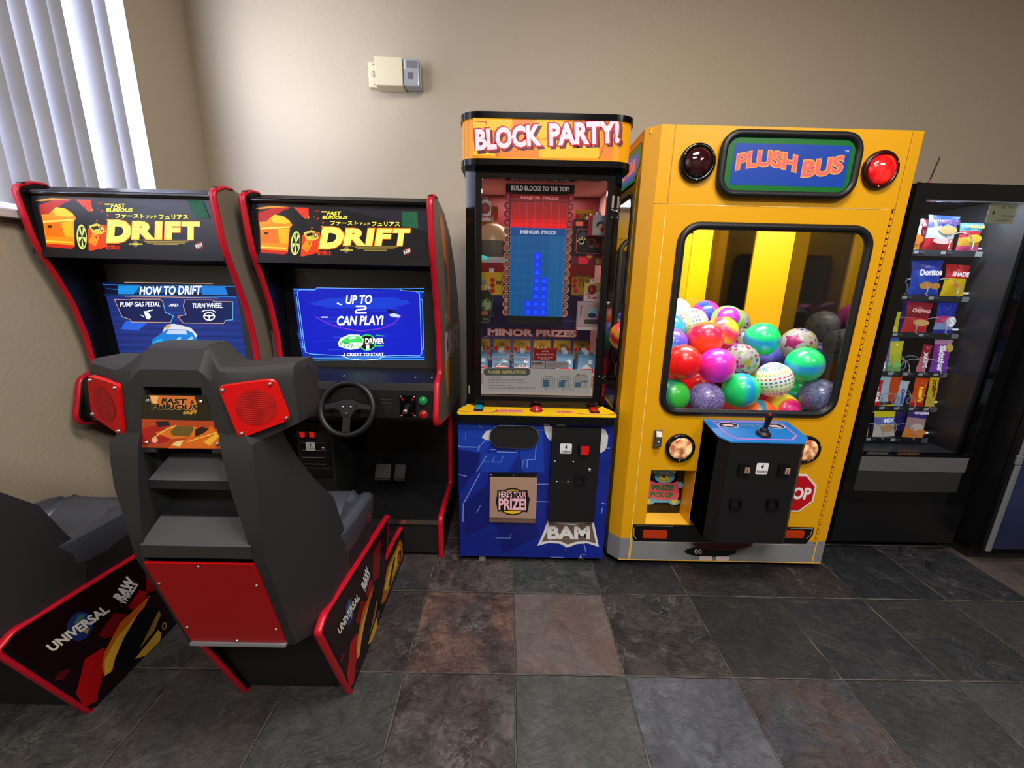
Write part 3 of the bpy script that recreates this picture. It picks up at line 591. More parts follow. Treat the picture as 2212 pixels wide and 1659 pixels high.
def make_seat():
    C = -.738
    t = begin(thing('racing_game_chair', 'x', 'game seat', (C, 1.15, 0), 'pair of racing game seats'))
    for s, xa in ((-1, C-.196), (1, C+.176)):
        g = G(); g.prism(BASEP, xa, xa+.020, BLACK, 'x')
        if s > 0: seat_panel_art(g, xa+.020)
        else:
            a = Art(g, (xa,0,0), (0,-1,0), (0,0,1)); a.poly([(-1.165,.01),(-1.012,.415),(-1.05,.433),(-1.672,.366),(-1.578,.19),(-1.880,.168),(-1.876,.01)], F((60,6,12), .25), 0)
        sp = g.obj('side_panel', t)
        g = G(); P2 = BASEP; rings = []
        for i, p in enumerate(P2):
            q = Vector(P2[(i+1) % len(P2)])-Vector(P2[i-1]); q.normalize(); n = Vector((q.y, -q.x)); 
            if (Vector(p)-Vector((1.4,.2))).dot(n) < 0 and not (1.58 < p[0] < 1.62 and p[1] > .19): n = -n
            rings.append([(xa+dx, p[0]+n.x*d, p[1]+n.y*d) for dx, d in ((-.002,-.004),(-.002,.003),(.004,.006),(.016,.006),(.022,.003),(.022,-.004))])
        k = 4
        g.loft(rings[4:], TMOLD, True); g.obj('edge_trim', t)
    g = G(); g.prism([(1.165,.012),(1.03,.40),(1.05,.43),(1.66,.365),(1.58,.165),(1.885,.150),(1.88,.012)], C-.175, C+.175, BLACKM, 'x'); g.obj('base_box', t)
    g = G(); g.box(C-.174, C+.174, 1.60, 1.888, .166, .172, TREAD)
    for i in range(11):
        for j in range(8):
            x = C-.155+i*.031; y = 1.62+j*.031; d = .008 if (i+j) % 2 else -.008
            g.add([(x-.009,y-d,.1725),(x,y-d*.2-.003,.1745),(x+.009,y+d,.1725),(x,y+d*.2+.003,.1745)], [(0,1,2,3)], TREAD)
    g.obj('foot_tread', t)
    # moulded backrest shell
    g = G()
    LV = [((.935,.440),.131,.150,(1.08,.372),.184,(1.295,.372),.180), ((.895,.61),.131,.153,(1.10,.55),.196,(1.262,.55),.182), ((.852,.78),.131,.156,(1.05,.76),.198,(1.185,.76),.182),
          ((.850,.87),.119,.158,(.99,.87),.190,(1.09,.87),.178), ((.850,.97),.104,.164,(.95,.96),.184,(1.02,.97),.174), ((.853,1.03),.097,.162,(.93,1.03),.174,(.99,1.04),.165), ((.858,1.075),.091,.160,(.93,1.08),.172,(.98,1.08),.16), ((.874,1.12),.083,.12,(.93,1.12),.13,(.98,1.12),.12), ((.874,1.19),.070,.10,(.92,1.19),.11,(.98,1.19),.10)]
    for s in (-1, 1):
        rings = [[(C+s*wi, r[0], r[1]), (C+s*wo, r[0]+.004, r[1]), (C+s*wm, m_[0], m_[1]), (C+s*wf, f[0], f[1]), (C+s*.03, f[0]+.0, f[1]), (C+s*wi, r[0]+.05, r[1])] for r, wi, wo, m_, wm, f, wf in LV]
        g.loft(rings, PLASTIC)
    XS = [(-.243,1.236,1.125,.955),(-.235,1.249,1.105,.927),(-.15,1.247,1.068,.882),(-.125,1.247,1.055,.868),(-.106,1.251,1.05,.864),(-.088,1.268,1.05,.864),(-.074,1.284,1.05,.864),(-.064,1.292,1.05,.864)]
    top = [(x, zt, zb, yr) for x, zt, zb, yr in XS]
    def ring(x, zt, zb, yr, yf=1.055):
        ln = .034*min(1, max(0, (zt-1.252)/.035))
        return [(C+x, yr+.004, zb), (C+x, yr+ln*.15, zt-.035 if abs(x) > .11 else zt-.05), (C+x, yr+.008+ln*.8, zt-.008), (C+x, yr+.022+ln, zt), (C+x, yf-.03, zt), (C+x, yf, zt-.03), (C+x, yf-.01, zb+.02), (C+x, yf-.05, zb-.005)]
    R = [ring(x, zt, zb, yr, 1.02 if x < -.24 else 1.055 if x < -.13 else 1.0) for x, zt, zb, yr in top]
    R2 = [ring(-x, zt, zb, yr, 1.02 if x < -.24 else 1.055 if x < -.13 else 1.0) for x, zt, zb, yr in top[::-1]]
    g.loft(R + [ring(x, 1.2935, 1.205, .864, 1.0) for x in (-.0635,-.03,.03,.0635)] + R2, PLASTIC)
    # centre core behind the ledges
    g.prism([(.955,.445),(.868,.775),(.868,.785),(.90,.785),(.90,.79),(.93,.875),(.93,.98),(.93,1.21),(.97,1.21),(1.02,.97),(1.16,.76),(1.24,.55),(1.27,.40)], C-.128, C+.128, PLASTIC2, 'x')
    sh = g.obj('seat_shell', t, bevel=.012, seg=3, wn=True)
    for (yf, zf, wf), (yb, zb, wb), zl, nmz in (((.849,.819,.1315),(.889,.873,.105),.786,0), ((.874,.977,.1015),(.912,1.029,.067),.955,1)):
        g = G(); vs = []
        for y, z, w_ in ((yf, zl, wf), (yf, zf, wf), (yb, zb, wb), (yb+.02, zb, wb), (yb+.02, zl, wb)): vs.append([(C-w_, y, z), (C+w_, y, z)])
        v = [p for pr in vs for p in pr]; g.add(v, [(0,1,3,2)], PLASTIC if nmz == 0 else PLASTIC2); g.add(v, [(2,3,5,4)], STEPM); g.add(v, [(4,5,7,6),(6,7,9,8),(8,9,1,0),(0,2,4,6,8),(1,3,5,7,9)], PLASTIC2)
        g.obj('ledge', t)
    # speaker covers
    for s in (-1, 1):
        u = Vector((.93, .366*s, 0)).normalized(); o = Vector((C+s*.105, .8615, 0))
        q = [(.0,1.213),(.112,1.222),(.134,1.121),(.025,1.086)] if s > 0 else [(0,1.213),(-.112,1.222),(-.134,1.121),(-.025,1.086)]
        if s < 0: u = Vector((.93, -.366, 0)).normalized()
        P = round_poly(q, .016, 4); g = G(); n = u.cross(Vector((0,0,1)))
        ring2 = lambda d: [tuple(o+u*a+Vector((0,0,b))+n*d) for a, b in P]
        g.loft([ring2(-.004), ring2(.004), [tuple(o+u*(a+(s*.064-a)*.03)+Vector((0,0,b+(1.155-b)*.03))+n*.006) for a, b in P]], RED)
        ar = Art(g, o+n*.006, u, (0,0,1)); cx = s*.068; ar.ell(cx, 1.158, .040, .042, F((158,8,8), .45), 0, 32)
        for k in range(17):
            z = 1.158-.036+k*.0045; hw = math.sqrt(max(0, .040**2-(z-1.158)**2)); ar.rect(cx-hw, z-.0007, cx+hw, z+.0007, F((196,30,26), .45), 1)
        so = g.obj('speaker_cover', t)
        SCREWS(so, [tuple(o+u*a+Vector((0,0,b))+n*.006) for a, b in [((q[0][0]*.85+s*.064*.15), q[0][1]-.01), (q[1][0]*.9, q[1][1]-.012), (q[2][0]*.93, q[2][1]+.006), (q[3][0]+s*.008, q[3][1]+.014)]], .0048, n)
    # picture plate
    g = G(); g.loft([[(C-.094,y,1.060),(C+.094,y,1.060),(C+.070,y,1.188),(C-.070,y,1.188)] for y in (.874,.868)], BLACKG)
    a = Art(g, (0,.868,0), *FR, src=[(618,520),(1150,520),(1305,960),(615,952)], dst=[(C-.069,1.187),(C+.069,1.187),(C+.093,1.061),(C-.093,1.061)], eps=.0003)
    a.poly([(618,520),(1150,520),(1305,960),(615,952)], F((36,32,20), .2), 0)
    a.poly([(680,525),(1060,525),(1085,600),(1080,650),(700,600)], F((226,120,50), .2), 1); a.poly([(690,528),(760,528),(740,600),(700,580)], F((250,200,120), .2), 1.2)
    a.text('FAST', 885, 572, 215, 48, F((240,200,120), .2), 1.6, shear=.1, bold=.06); a.text('FURIOUS', 890, 618, 385, 48, F((240,200,120), .2), 1.6, shear=.1, bold=.06)
    a.text('FAST', 888, 570, 215, 44, F((24,12,8), .2), 2, shear=.1, bold=.04); a.text('&', 1042, 575, 34, 30, F((24,12,8), .2), 2); a.text('FURIOUS', 892, 617, 385, 44, F((24,12,8), .2), 2, shear=.1, bold=.04)
    a.text('DRIFT', 1022, 664, 120, 24, F((226,176,40), .2), 2, shear=.15, bold=.05)
    a.poly([(615,720),(1222,730),(1300,958),(615,950)], F((190,70,30), .2), 1)
    a.poly([(615,800),(760,760),(900,820),(820,905),(615,930)], F((176,30,20), .2), 1.3); a.poly([(730,740),(840,735),(850,770),(750,785)], F((40,24,40), .2), 1.5)
    a.poly([(720,830),(860,790),(900,770),(1050,775),(1130,800),(1060,860),(860,880)], F((236,120,30), .2), 1.5); a.poly([(850,820),(900,775),(1040,775),(1050,800),(1010,860),(870,850)], F((110,90,40), .2), 1.7)
    a.poly([(830,955),(880,900),(980,880),(1080,840),(1200,770),(1250,820),(1290,950)], F((230,110,26), .2), 1.8); a.poly([(1060,800),(1120,775),(1180,795),(1130,830),(1060,860)], F((40,24,14), .2), 2); a.poly([(860,930),(900,900),(960,890),(930,940)], F((250,225,150), .2), 2); a.ell(720, 888, 26, 24, F((250,190,160), .2), 2); a.poly([(1130,900),(1240,830),(1270,850),(1180,930)], F((250,190,60), .2), 2)
    a.line([(700,880),(820,800),(900,770)], 10, F((250,200,90), .2), 2.1); a.line([(1000,900),(1120,860),(1250,820)], 8, F((240,220,80), .2), 2.1)
    pl = g.obj('picture_plate', t)
    SCREWS(pl, [(C-.058,.867,1.173),(C+.058,.867,1.173),(C-.080,.867,1.074),(C+.080,.867,1.074)], .005)
    # lower red panel
    g = G(); qv = [(-.131,.772,.850),(.131,.772,.850),(.131,.456,.931),(-.131,.456,.931)]
    g.loft([[(C+x, y+d, z) for x, z, y in qv] for d in (.004, -.003)], M('red_back_panel', (176, 6, 10), .35)); g.box(C-.132, C+.132, .922, .942, .446, .455, GREY)
    rp = g.obj('red_back_panel', t)
    SCREWS(rp, [(C+x, y-.004, z) for x, y, z in ((0,.851,.765),(-.12,.868,.70),(.122,.866,.70),(-.118,.915,.52),(.122,.913,.52),(0,.928,.465))], .004, (0,-.97,-.2))
    # seat pan and cushion
    g = G(); g.loft([[(C-w_,y,.40+.0*y),(C+w_,y,.40),(C+w_,y,h),(C-w_,y,h)] for y, w_, h in ((1.15,.180,.50),(1.45,.184,.50),(1.52,.17,.49))], BLACKM); g.loft([[(C-.17,1.1,.36),(C+.17,1.1,.36),(C+.17,1.1,.41),(C-.17,1.1,.41)],[(C-.17,1.60,.36),(C+.17,1.60,.36),(C+.17,1.56,.43),(C-.17,1.56,.43)]], BLACKM); g.obj('seat_pan', t)
    g = G(); rings = []
    def prof(y, wB, hB, hC, drop=0): return [(C+x, y, z) for x, z in [(-wB+.008,.475),(-wB-.002,hB-.012),(-wB+.010,hB),(-wB+.03,hB+.002),(-wB+.06,hB-.014),(-.104,hC+.008),(-.098,hC),(-.05,hC-.001),(0,hC-.002),(.05,hC-.001),(.098,hC),(.104,hC+.008),(wB-.06,hB-.014),(wB-.03,hB+.002),(wB-.010,hB),(wB+.002,hB-.012),(wB-.008,.475)]]
    for y, wB, hB, hC in ((1.08,.17,.67,.60),(1.15,.180,.63,.56),(1.245,.187,.610,.542),(1.252,.187,.610,.534),(1.259,.187,.610,.542),(1.34,.189,.606,.546),(1.395,.189,.604,.552),(1.402,.189,.604,.545),(1.409,.189,.604,.556),(1.45,.188,.602,.580),(1.49,.187,.598,.594),(1.525,.184,.588,.592),(1.55,.178,.566,.572),(1.562,.172,.535,.540),(1.565,.168,.50,.50)): rings.append(prof(y, wB, hB, hC))
    g.loft(rings, VINYL, True, True, closed=True)
    0 and g.loft([[(C-w_,y,.42),(C-w_-.002,y,z-.01),(C-w_+.012,y,z),(C+w_-.012,y,z),(C+w_+.002,y,z-.01),(C+w_,y,.42)] for y, w_, z in ((1.612,.110,.432),(1.62,.110,.447),(1.67,.103,.452),(1.73,.092,.458),(1.775,.084,.452),(1.785,.080,.43))], VINYL, True)
    g.obj('seat_cushion', t, bevel=.004)
    g = G(); g.loft([[(C-w_,y0,z),(C+w_,y0,z),(C+w_*.7,y1,z+.01),(C-w_*.7,y1,z+.01)] for z, w_, y0, y1 in ((.54,.15,1.10,1.22),(.70,.165,1.08,1.20),(.95,.15,.99,1.07),(1.16,.12,.94,1.03),(1.235,.08,.94,1.0))], VINYL); g.obj('back_cushion', t, bevel=.02, seg=3, wn=True)
    return t
seat = make_seat(); seat['label'] = 'charcoal racing seat shown from behind, with two red speakers and a lower red panel'
seat0 = copy_tree(seat); seat0.location = (seat.location.x-.85, seat.location.y-.08, 0)
seat0['label'] = 'racing seat cut off by the left photo edge, mostly its decorated side panel and cushion'
# ------------------------------------------------------------------ block stacking prize machine
def plate_hole(g, o, inner, n, y0, y1, mat, ax='y'):
    """rectangular plate o=(a0,a1,z0,z1) with a rounded hole made of 4*(n+1) points, from depth y0 to y1"""
    a0, a1, z0, z1 = o; cs = [(a1,z1),(a0,z1),(a0,z0),(a1,z0)]
    outer = [cs[i//(n+1)] for i in range(4*(n+1))]
    P = (lambda p, d: (p[0], d, p[1])) if ax == 'y' else (lambda p, d: (d, p[0], p[1]))
    N = len(inner)
    for d in (y0, y1):
        vs = [P(p, d) for p in outer]+[P(p, d) for p in inner]
        for i in range(N):
            j = (i+1) % N
            if outer[i] == outer[j]: g.add([vs[i], vs[N+j], vs[N+i]], [(0,1,2)], mat)
            else: g.add([vs[i], vs[j], vs[N+j], vs[N+i]], [(0,1,2,3)], mat)
    g.add([P(p, y0) for p in inner]+[P(p, y1) for p in inner], [(i, (i+1) % N, N+(i+1) % N, N+i) for i in range(N)], mat)
    c = [(a0,z0),(a1,z0),(a1,z1),(a0,z1)]; g.add([P(p, y0) for p in c]+[P(p, y1) for p in c], [(i, (i+1) % 4, 4+(i+1) % 4, 4+i) for i in range(4)], mat)
def frame_tube(g, x0, x1, z0, z1, r, y, rad, mat, ax='y', n=6, flat=1.0):
    pts = rr(x0, z0, x1, z1, r, n)
    g.tube([(p[0], y, p[1]) if ax == 'y' else (y, p[0], p[1]) for p in pts], rad, mat, 8, closed=True)
GLASS = glass('clear_glass', (252,252,252), -.018)
BC = .134
bp = begin(thing('prize_game_machine', 'prize game cabinet with orange lit header, black window door and blue lower cabinet', 'arcade game', (BC, 1.86, 0)))
BX0, BX1 = -.241, .509
BLUE = M('blue_block_art', (20, 38, 140), .3, var=.18)
g = G(); g.box(BX0, BX1, 1.862, 2.62, .036, .792, BLUE)
a = Art(g, (0,1.862,0), *FR, src=[(90,215),(1560,240),(1445,1515),(100,1500)], dst=[(BX0,.785),(BX1,.785),(BX1,.036),(BX0,.036)], eps=.0003)
lb = F((120,150,225), .3); db_ = F((15,26,110), .3); mb = F((24,60,170), .3)
for q in ([(90,215),(560,215),(330,520),(90,480)], [(640,300),(890,260),(900,700),(700,690)], [(300,520),(660,520),(560,700),(300,700)]): a.poly(q, mb, .2)
for q in ([(90,490),(300,520),(250,700),(90,900)], [(140,1000),(370,800),(380,1200),(160,1300)], [(440,1180),(820,1180),(860,1300),(500,1480)]): a.poly(q, db_, .3)
for w_, pts in ((9,[(90,445),(105,458),(275,462),(300,440),(275,490)]),(6,[(300,445),(345,395)]),(9,[(290,715),(135,1000),(130,1170)]),(7,[(355,545),(260,695)]),(5,[(330,600),(490,605),(512,545)]),(5,[(410,603),(432,545)]),
    (8,[(455,505),(640,510),(645,480)]),(7,[(605,222),(605,252)]),(4,[(292,225),(290,270),(318,270)]),(8,[(830,300),(905,296)]),(7,[(825,420),(815,578),(740,578),(738,650)]),(7,[(735,578),(700,585),(690,665)]),
    (7,[(828,810),(940,810)]),(8,[(820,975),(940,978)]),(7,[(295,1020),(262,1085)]),(5,[(440,1325),(580,1325),(582,1290)]),(8,[(95,725),(165,738)]),(8,[(1270,1370),(1290,1455)]),(5,[(1100,1400),(1100,1450)]),(8,[(1445,1035),(1437,1085)]),(7,[(1440,985),(1480,995)]),(9,[(1480,465),(1515,465)]),(5,[(160,330),(160,390)]),(6,[(395,485),(440,485)]),(5,[(1240,1500),(1245,1475),(1285,1478)]),(6,[(960,1503),(1080,1505)])): a.line(pts, w_, lb, 1)
tear = F((205,203,205), .5)
for q in ([(310,370),(350,310),(400,290),(400,400),(355,395)], [(895,235),(940,240),(985,280),(965,405),(930,370),(905,310)], [(1000,260),(1030,240),(1080,240),(1120,262),(1120,275)], [(1430,280),(1475,290),(1502,350),(1495,430),(1470,490),(1425,515),(1430,400)], [(1435,985),(1455,1000),(1450,990)], [(1240,1480),(1250,1505),(1230,1505)]): a.poly(q, tear, 1.5)
wl = F((226,224,226), .4); tp = F((112,92,80), .5)
a.poly([(935,1143),(1050,1168),(1180,1175),(1360,1147),(1412,1403),(1300,1368),(1200,1378),(1118,1412),(1040,1374),(940,1368),(832,1397),(890,1270)], wl, 2)
a.poly([(950,1170),(1050,1190),(1180,1197),(1342,1172),(1385,1370),(1290,1346),(1195,1356),(1118,1382),(1045,1350),(950,1344),(872,1360),(915,1275)], tp, 2.5)
a.text('BAM', 1128, 1270, 400, 124, wl, 3, bold=.045)
low = g.obj('lower_cabinet', bp, bevel=.006)
g = G(); P = rr(-.088, .656, .147, .770, .055, 8); g.prism(P, 1.852, 1.861, BLACKM, 'y'); frame_tube(g, -.088, .147, .656, .770, .055, 1.855, .003, M('thin_steel_ring', (90,100,140), .3), n=8); g.obj('oval_grille', bp)
g = G(); g.box(-.088, .149, 1.852, 1.862, .500, .521, BLACKG); g.box(-.0865, .1485, 1.848, 1.861, .276, .500, BRASS); g.box(-.0875, .146, 1.852, 1.861, .246, .276, M('bronze_dark', (132, 102, 88), .4, metal=.35))
a = Art(g, (0,1.848,0), *FR, src=[(385,742),(832,748),(818,1110),(380,1106)], dst=[(-.0865,.500),(.1485,.500),(.1485,.276),(-.0865,.276)])
bk = F((12,10,12)); ye = F((244,196,30)); pk = F((246,190,200))
a.ell(598, 960, 152, 122, bk, 0, 40); a.ell(598, 960, 140, 110, ye, .5, 40); a.poly([(455,855),(545,862),(650,862),(738,855),(745,905),(760,930),(750,1000),(738,1055),(650,1042),(545,1042),(458,1052),(450,1000),(438,960),(452,905)], bk, 1)
a.text("HERE'S YOUR", 598, 893, 258, 58, pk, 2, bold=.02); a.text('PRIZE!', 598, 982, 262, 108, pk, 2, bold=.04)
fl = g.obj('prize_flap', bp); SCREWS(fl, [(-.08,1.852,.511),(.030,1.852,.511),(.141,1.852,.511)], .004)
# coin door
g = G(); g.box(.211, .444, 1.835, 1.862, .266, .770, BLACKS)
a = Art(g, (0,1.835,0), *FR); a.rrect(.250, .640, .307, .692, .006, F((225,225,226)), 1); a.text('4', .279, .675, .011, .021, bk, 2, bold=.03); a.text('TOKENS', .279, .651, .046, .012, bk, 2, bold=.02)
a.rect(.236, .4895, .330, .4905, F((70,70,72)), 1)
cdr = g.obj('coin_door', bp, bevel=.004)
g = G(); g.box(.338, .393, 1.822, 1.836, .636, .692, BLACKG); g.prism([(.350,.642),(.386,.642),(.388,.686),(.348,.686)], 1.814, 1.824, M('lit_red_button', (215,20,20), .2, em=.5), 'y'); g.obj('coin_return_button', cdr, bevel=.002)
g = G(); plate_hole(g, (.330,.385,.480,.532), rr(.340,.490,.375,.522,.004,2), 2, 1.824, 1.836, BLACKG); g.obj('coin_return_cup', cdr)
g = G(); g.lathe((.400,1.835,.558), (0,-1,0), [(.0095,0),(.0095,.006),(.005,.008),(0,.008)], CHROME, 16); g.obj('lock', cdr)
SCREWS(cdr, [(.229,1.835,.598),(.318,1.835,.598),(.243,1.835,.490),(.298,1.835,.490)], .005)
# deck
g = G(); out = round_poly([(BX0-.004,1.832),(BX1+.004,1.832),(BX1+.004,1.90),(.47,2.0),(-.20,2.0),(BX0-.004,1.90)], .02, 3)
g.prism(out, .792, .828, BLACKG, 'z'); g.prism([(x*1.0, y+.0) for x, y in out], .828, .834, YEL if False else M('yellow_deck_art', (245, 196, 20), .3, var=.12), 'z')
a = Art(g, (0,0,.834), (1,0,0), (0,1,0)); ra = F((214,40,30), .3); pk2 = F((240,150,130), .3)
a.text('INSERT COINS', -.0, 1.872, .0001, .0001, ra, 0) if False else None
a.poly([(-.075,1.862),(.07,1.860),(.075,1.90),(-.06,1.905)], F((238,160,140), .3), 1); a.text('BLOCK PARTY!', .0, 1.883, .13, .022, ra, 2, bold=.04)
for x in (-.146, .415): a.rect(x-.075, 1.855, x+.075, 1.862, pk2, 1); a.line([(x-.1,1.872),(x-.06,1.858)], .004, bk, 1.2); a.line([(x+.1,1.872),(x+.06,1.858)], .004, bk, 1.2)
a.poly([(.23,1.868),(.31,1.868),(.315,1.90),(.228,1.90)], pk2, 1); a.text('1 PLAY', .272, 1.884, .06, .014, ra, 2, bold=.04)
g.obj('control_deck', bp)
for x, m in ((-.146, M('blue_lit_button', (20,160,200), .25, em=.4)), (.415, M('red_lit_button', (220,24,30), .25, em=.4))):
    g = G(); g.box(x-.022, x+.022, 1.872, 1.925, .834, .842, BLACKG); g.box(x-.017, x+.017, 1.876, 1.920, .842, .852, m); g.obj('push_button', bp, bevel=.002)
g = G(); g.lathe((.134,1.900,.834), (0,0,1), [(.032,0),(.032,.004),(.029,.006)], M('button_ring', (120,20,20), .3), 24); g.ball((.134,1.900,.838), .028, M('red_dome_button', (225,20,22), .2, em=.25, coat=1), 24, 12, (1,1,.75)); o = g.obj('start_button', bp); o['label'] = 'large red dome push button'
# upper cabin
g = G(); ZB, ZT = .834, 1.925
g.box(-.215, -.205, 2.0, 2.62, ZB, ZT, BLACKG); g.box(.475, .485, 2.0, 2.62, ZB, ZT, BLACKG); g.box(-.205, .475, 2.44, 2.62, ZB, ZT, BLACKM)
g.box(-.205, .475, 1.99, 2.45, ZB, .888, BLACKM); g.box(-.205, .475, 1.99, 2.45, 1.90, ZT, BLACKM)
g.prism([(-.215,2.0),(-.215,2.03),(-.17,2.03),(-.168,1.952)], ZB, ZT, BLACKG, 'z'); g.prism([(.485,2.0),(.485,2.03),(.44,2.03),(.440,1.952)], ZB, ZT, BLACKG, 'z'); g.box(-.17, .442, 1.956, 2.0, 1.897, ZT, BLACKG)
g.obj('cabin_shell', bp)
g = G(); plate_hole(g, (-.168,.442,.838,1.897), rr(-.138,.892,.412,1.872,.004,1), 1, 1.940, 1.965, BLACKG); dr = g.obj('window_door', bp, bevel=.003)
g = G(); g.add([(-.138,1.953,.892),(.412,1.953,.892),(.412,1.953,1.872),(-.138,1.953,1.872)], [(0,1,2,3)], GLASS); g.obj('glass', dr)
for z in (1.762, 1.01):
    g = G()
    if z > 1.5: g.cyl((.437,1.935,z-.0), (.437,1.935,z+.05), .007, STEEL, 10); g.cyl((.462,1.95,z), (.462,1.95,z+.05), .007, STEEL, 10)
    g.box(.430, .470, 1.936, 1.944, z-.045, z+.0, BLACKG); g.tube([(.44,1.934,z-.01),(.45,1.920,z-.012),(.466,1.925,z-.02),(.462,1.93,z-.035)], .003, STEEL if z > 1.5 else BLACKG, 6); hg = g.obj('latch', dr)
    SCREWS(hg, [(.436,1.936,z-.006),(.462,1.936,z-.006),(.436,1.936,z-.038),(.462,1.936,z-.038)][:4 if z > 1.5 else 2], .004)
g = G(); g.lathe((.452,1.940,1.352), (0,-1,0), [(.008,0),(.008,.006),(.004,.008),(0,.008)], CHROME, 16); g.obj('lock', dr)
# cabin interior
NAVY = M('navy_backdrop', (26, 30, 84), .5); MAR = M('maroon_backdrop', (112, 18, 30), .5); PNK = M('pinkish_liner', (205, 165, 158), .5)
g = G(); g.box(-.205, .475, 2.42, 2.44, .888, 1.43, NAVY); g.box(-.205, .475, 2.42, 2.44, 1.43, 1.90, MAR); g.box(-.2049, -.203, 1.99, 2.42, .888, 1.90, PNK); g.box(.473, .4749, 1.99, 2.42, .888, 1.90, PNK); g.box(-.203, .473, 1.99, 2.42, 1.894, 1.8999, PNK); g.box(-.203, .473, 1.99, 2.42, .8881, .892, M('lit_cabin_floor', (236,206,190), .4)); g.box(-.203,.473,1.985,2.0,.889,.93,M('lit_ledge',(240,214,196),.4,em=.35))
a = Art(g, (0,2.42,0), *FR)
for q in ([(-.19,1.24),(-.10,1.24),(-.10,1.26)], [(-.2,1.10),(-.1,1.13),(-.05,1.13)], [(.30,1.22),(.40,1.22),(.46,1.20)], [(.1,1.2),(.16,1.2),(.16,1.3)], [(-.19,1.02),(-.1,1.05)]): a.line(q, .004, F((120,130,190)), .5)
a.text('MINOR PRIZES', BC-.005, 1.146, .535, .050, F((150,24,36)), 1, bold=.09); a.text('MINOR PRIZES', BC-.005, 1.146, .525, .040, F((226,196,200)), 2, bold=.05)
g.obj('cabin_liner', bp)
# the game board
g = G(); bx = BC
g.box(bx-.150, bx+.122, 2.052, 2.11, 1.235, 1.835, BLACKM); g.box(bx-.169, bx+.145, 2.035, 2.11, 1.836, 1.873, BLACKM)
a = Art(g, (0,2.035,0), *FR); a.text('BUILD BLOCKS TO THE TOP!', bx-.012, 1.854, .265, .020, E((200,185,178), .5), 1, bold=.02)
a = Art(g, (0,2.052,0), *FR)
a.rect(bx-.146, 1.801, bx+.120, 1.832, E((120,8,16), .6), 0); a.text('MAJOR PRIZE', bx-.012, 1.816, .175, .017, E((222,120,120), .6), 1, bold=.05)
for k in range(6):
    z = 1.687+k*.0188; a.rect(bx-.146, z, bx+.120, z+.0188, E([(235,0,4),(210,2,6),(176,2,8),(160,4,10),(150,4,12),(140,4,14)][k], .85), 0)
a.rect(bx-.146, 1.654, bx+.120, 1.687, E((12,70,140), .75), 0); a.text('MINOR PRIZE', bx-.012, 1.668, .17, .017, E((190,200,215), .75), 1, bold=.05)
CW, RH = .264/7, .0377
for c in range(7):
    for r_ in range(10): a.rect(bx-.144+c*CW, 1.276+r_*RH, bx-.144+(c+1)*CW, 1.276+(r_+1)*RH, E((6,86,146) if c < 5 else (16,94,152), .75), 0)
on = [(2,0),(3,0),(4,0),(2,1),(3,1),(4,1),(3,2),(4,2),(3,3),(4,3),(3,4),(4,4),(3,5),(3,6),(3,7)]
for c, r_ in on:
    x, z = bx-.144+c*CW, 1.276+r_*RH; a.rect(x+.001, z+.001, x+CW-.001, z+RH-.001, E((10,50,220), .95), 1); a.rrect(x+.009, z+.009, x+CW-.009, z+RH-.009, .006, E((16,80,250), 1.0), 1.2)
for c in range(8): a.rect(bx-.144+c*CW-.0004, 1.276, bx-.144+c*CW+.0004, 1.800, E((60,140,200), .55), 2)
for k in range(14):
    if k not in (10,): a.rect(bx-.144, 1.276+k*RH-.0004, bx+.120, 1.276+k*RH+.0004, E((60,140,200) if k < 10 else (200,30,40), .55), 2)
gb = g.obj('game_board', bp)
for s, x in ((0, bx-.158), (1, bx+.131)):
    for k in range(15):
        z = 1.822-k*(.530/14); m = M('salmon_ring', (236,170,140), .35, em=.25) if k > 3 else M('pink_ring', (235,70,90), .3, em=.4 if k > 1 else .12)
        g = G(); g.lathe((x,2.066,z), (0,-1,0), [(.0178,0),(.0178,.012),(.0160,.016),(.0125,.012),(.0125,.004)], m, 18); a2_ = Art(g, (0,2.058,0), *FR); a2_.ell(x, z, .0125, .0125, M('ring_dish', (150,84,66), .4, em=.1) if k > 3 else M('ring_dish_red', (170,30,46), .4, em=.2), 0, 16); a2_.ell(x+.002, z-.001, .009, .009, M('ring_dish_light', (206,140,118), .4, em=.15) if k > 3 else M('ring_dish_pink', (232,90,110), .4, em=.25), .5, 14); g.obj('ring_light', gb)
# header
def stad(o, r=.06, y0=1.90, y1=2.50, n=8): return round_poly([(-.226-o,y0-o),(.500+o,y0-o),(.500+o,y1),(-.226-o,y1)], r*1.6, n)
g = G(); g.prism(stad(0), 1.938, 2.088, M('lit_orange_header', (240,156,14), .25, em=.7), 'z', smooth=True)
a = Art(g, (0,1.900,0), *FR, src=[(78,165),(1885,225),(1855,640),(85,590)], dst=[(-.218,2.088),(.488,2.088),(.488,1.938),(-.218,1.938)])
o1 = E((245,180,10), .85); o2 = E((230,124,16), .8); o3 = E((196,70,16), .8)
for q, m in (([(200,150),(620,160),(600,300),(200,300)], o1), ([(620,160),(840,170),(860,300),(640,300)], o2), ([(870,170),(1190,180),(1190,330),(900,400)], o1), ([(200,420),(420,420),(440,570),(200,560)], o1), ([(440,500),(900,500),(900,590),(440,575)], o2), ([(900,400),(1520,450),(1540,600),(900,590)], o1), ([(1540,470),(1680,470),(1660,615),(1530,600)], o2)): a.poly(q, m, .3)
for q in ([(620,155),(840,165)], [(1190,182),(1390,190)], [(1580,480),(1530,600)], [(215,205),(340,215),(345,245)], [(440,540),(470,575)]): a.line(q, 12, o3, .5)
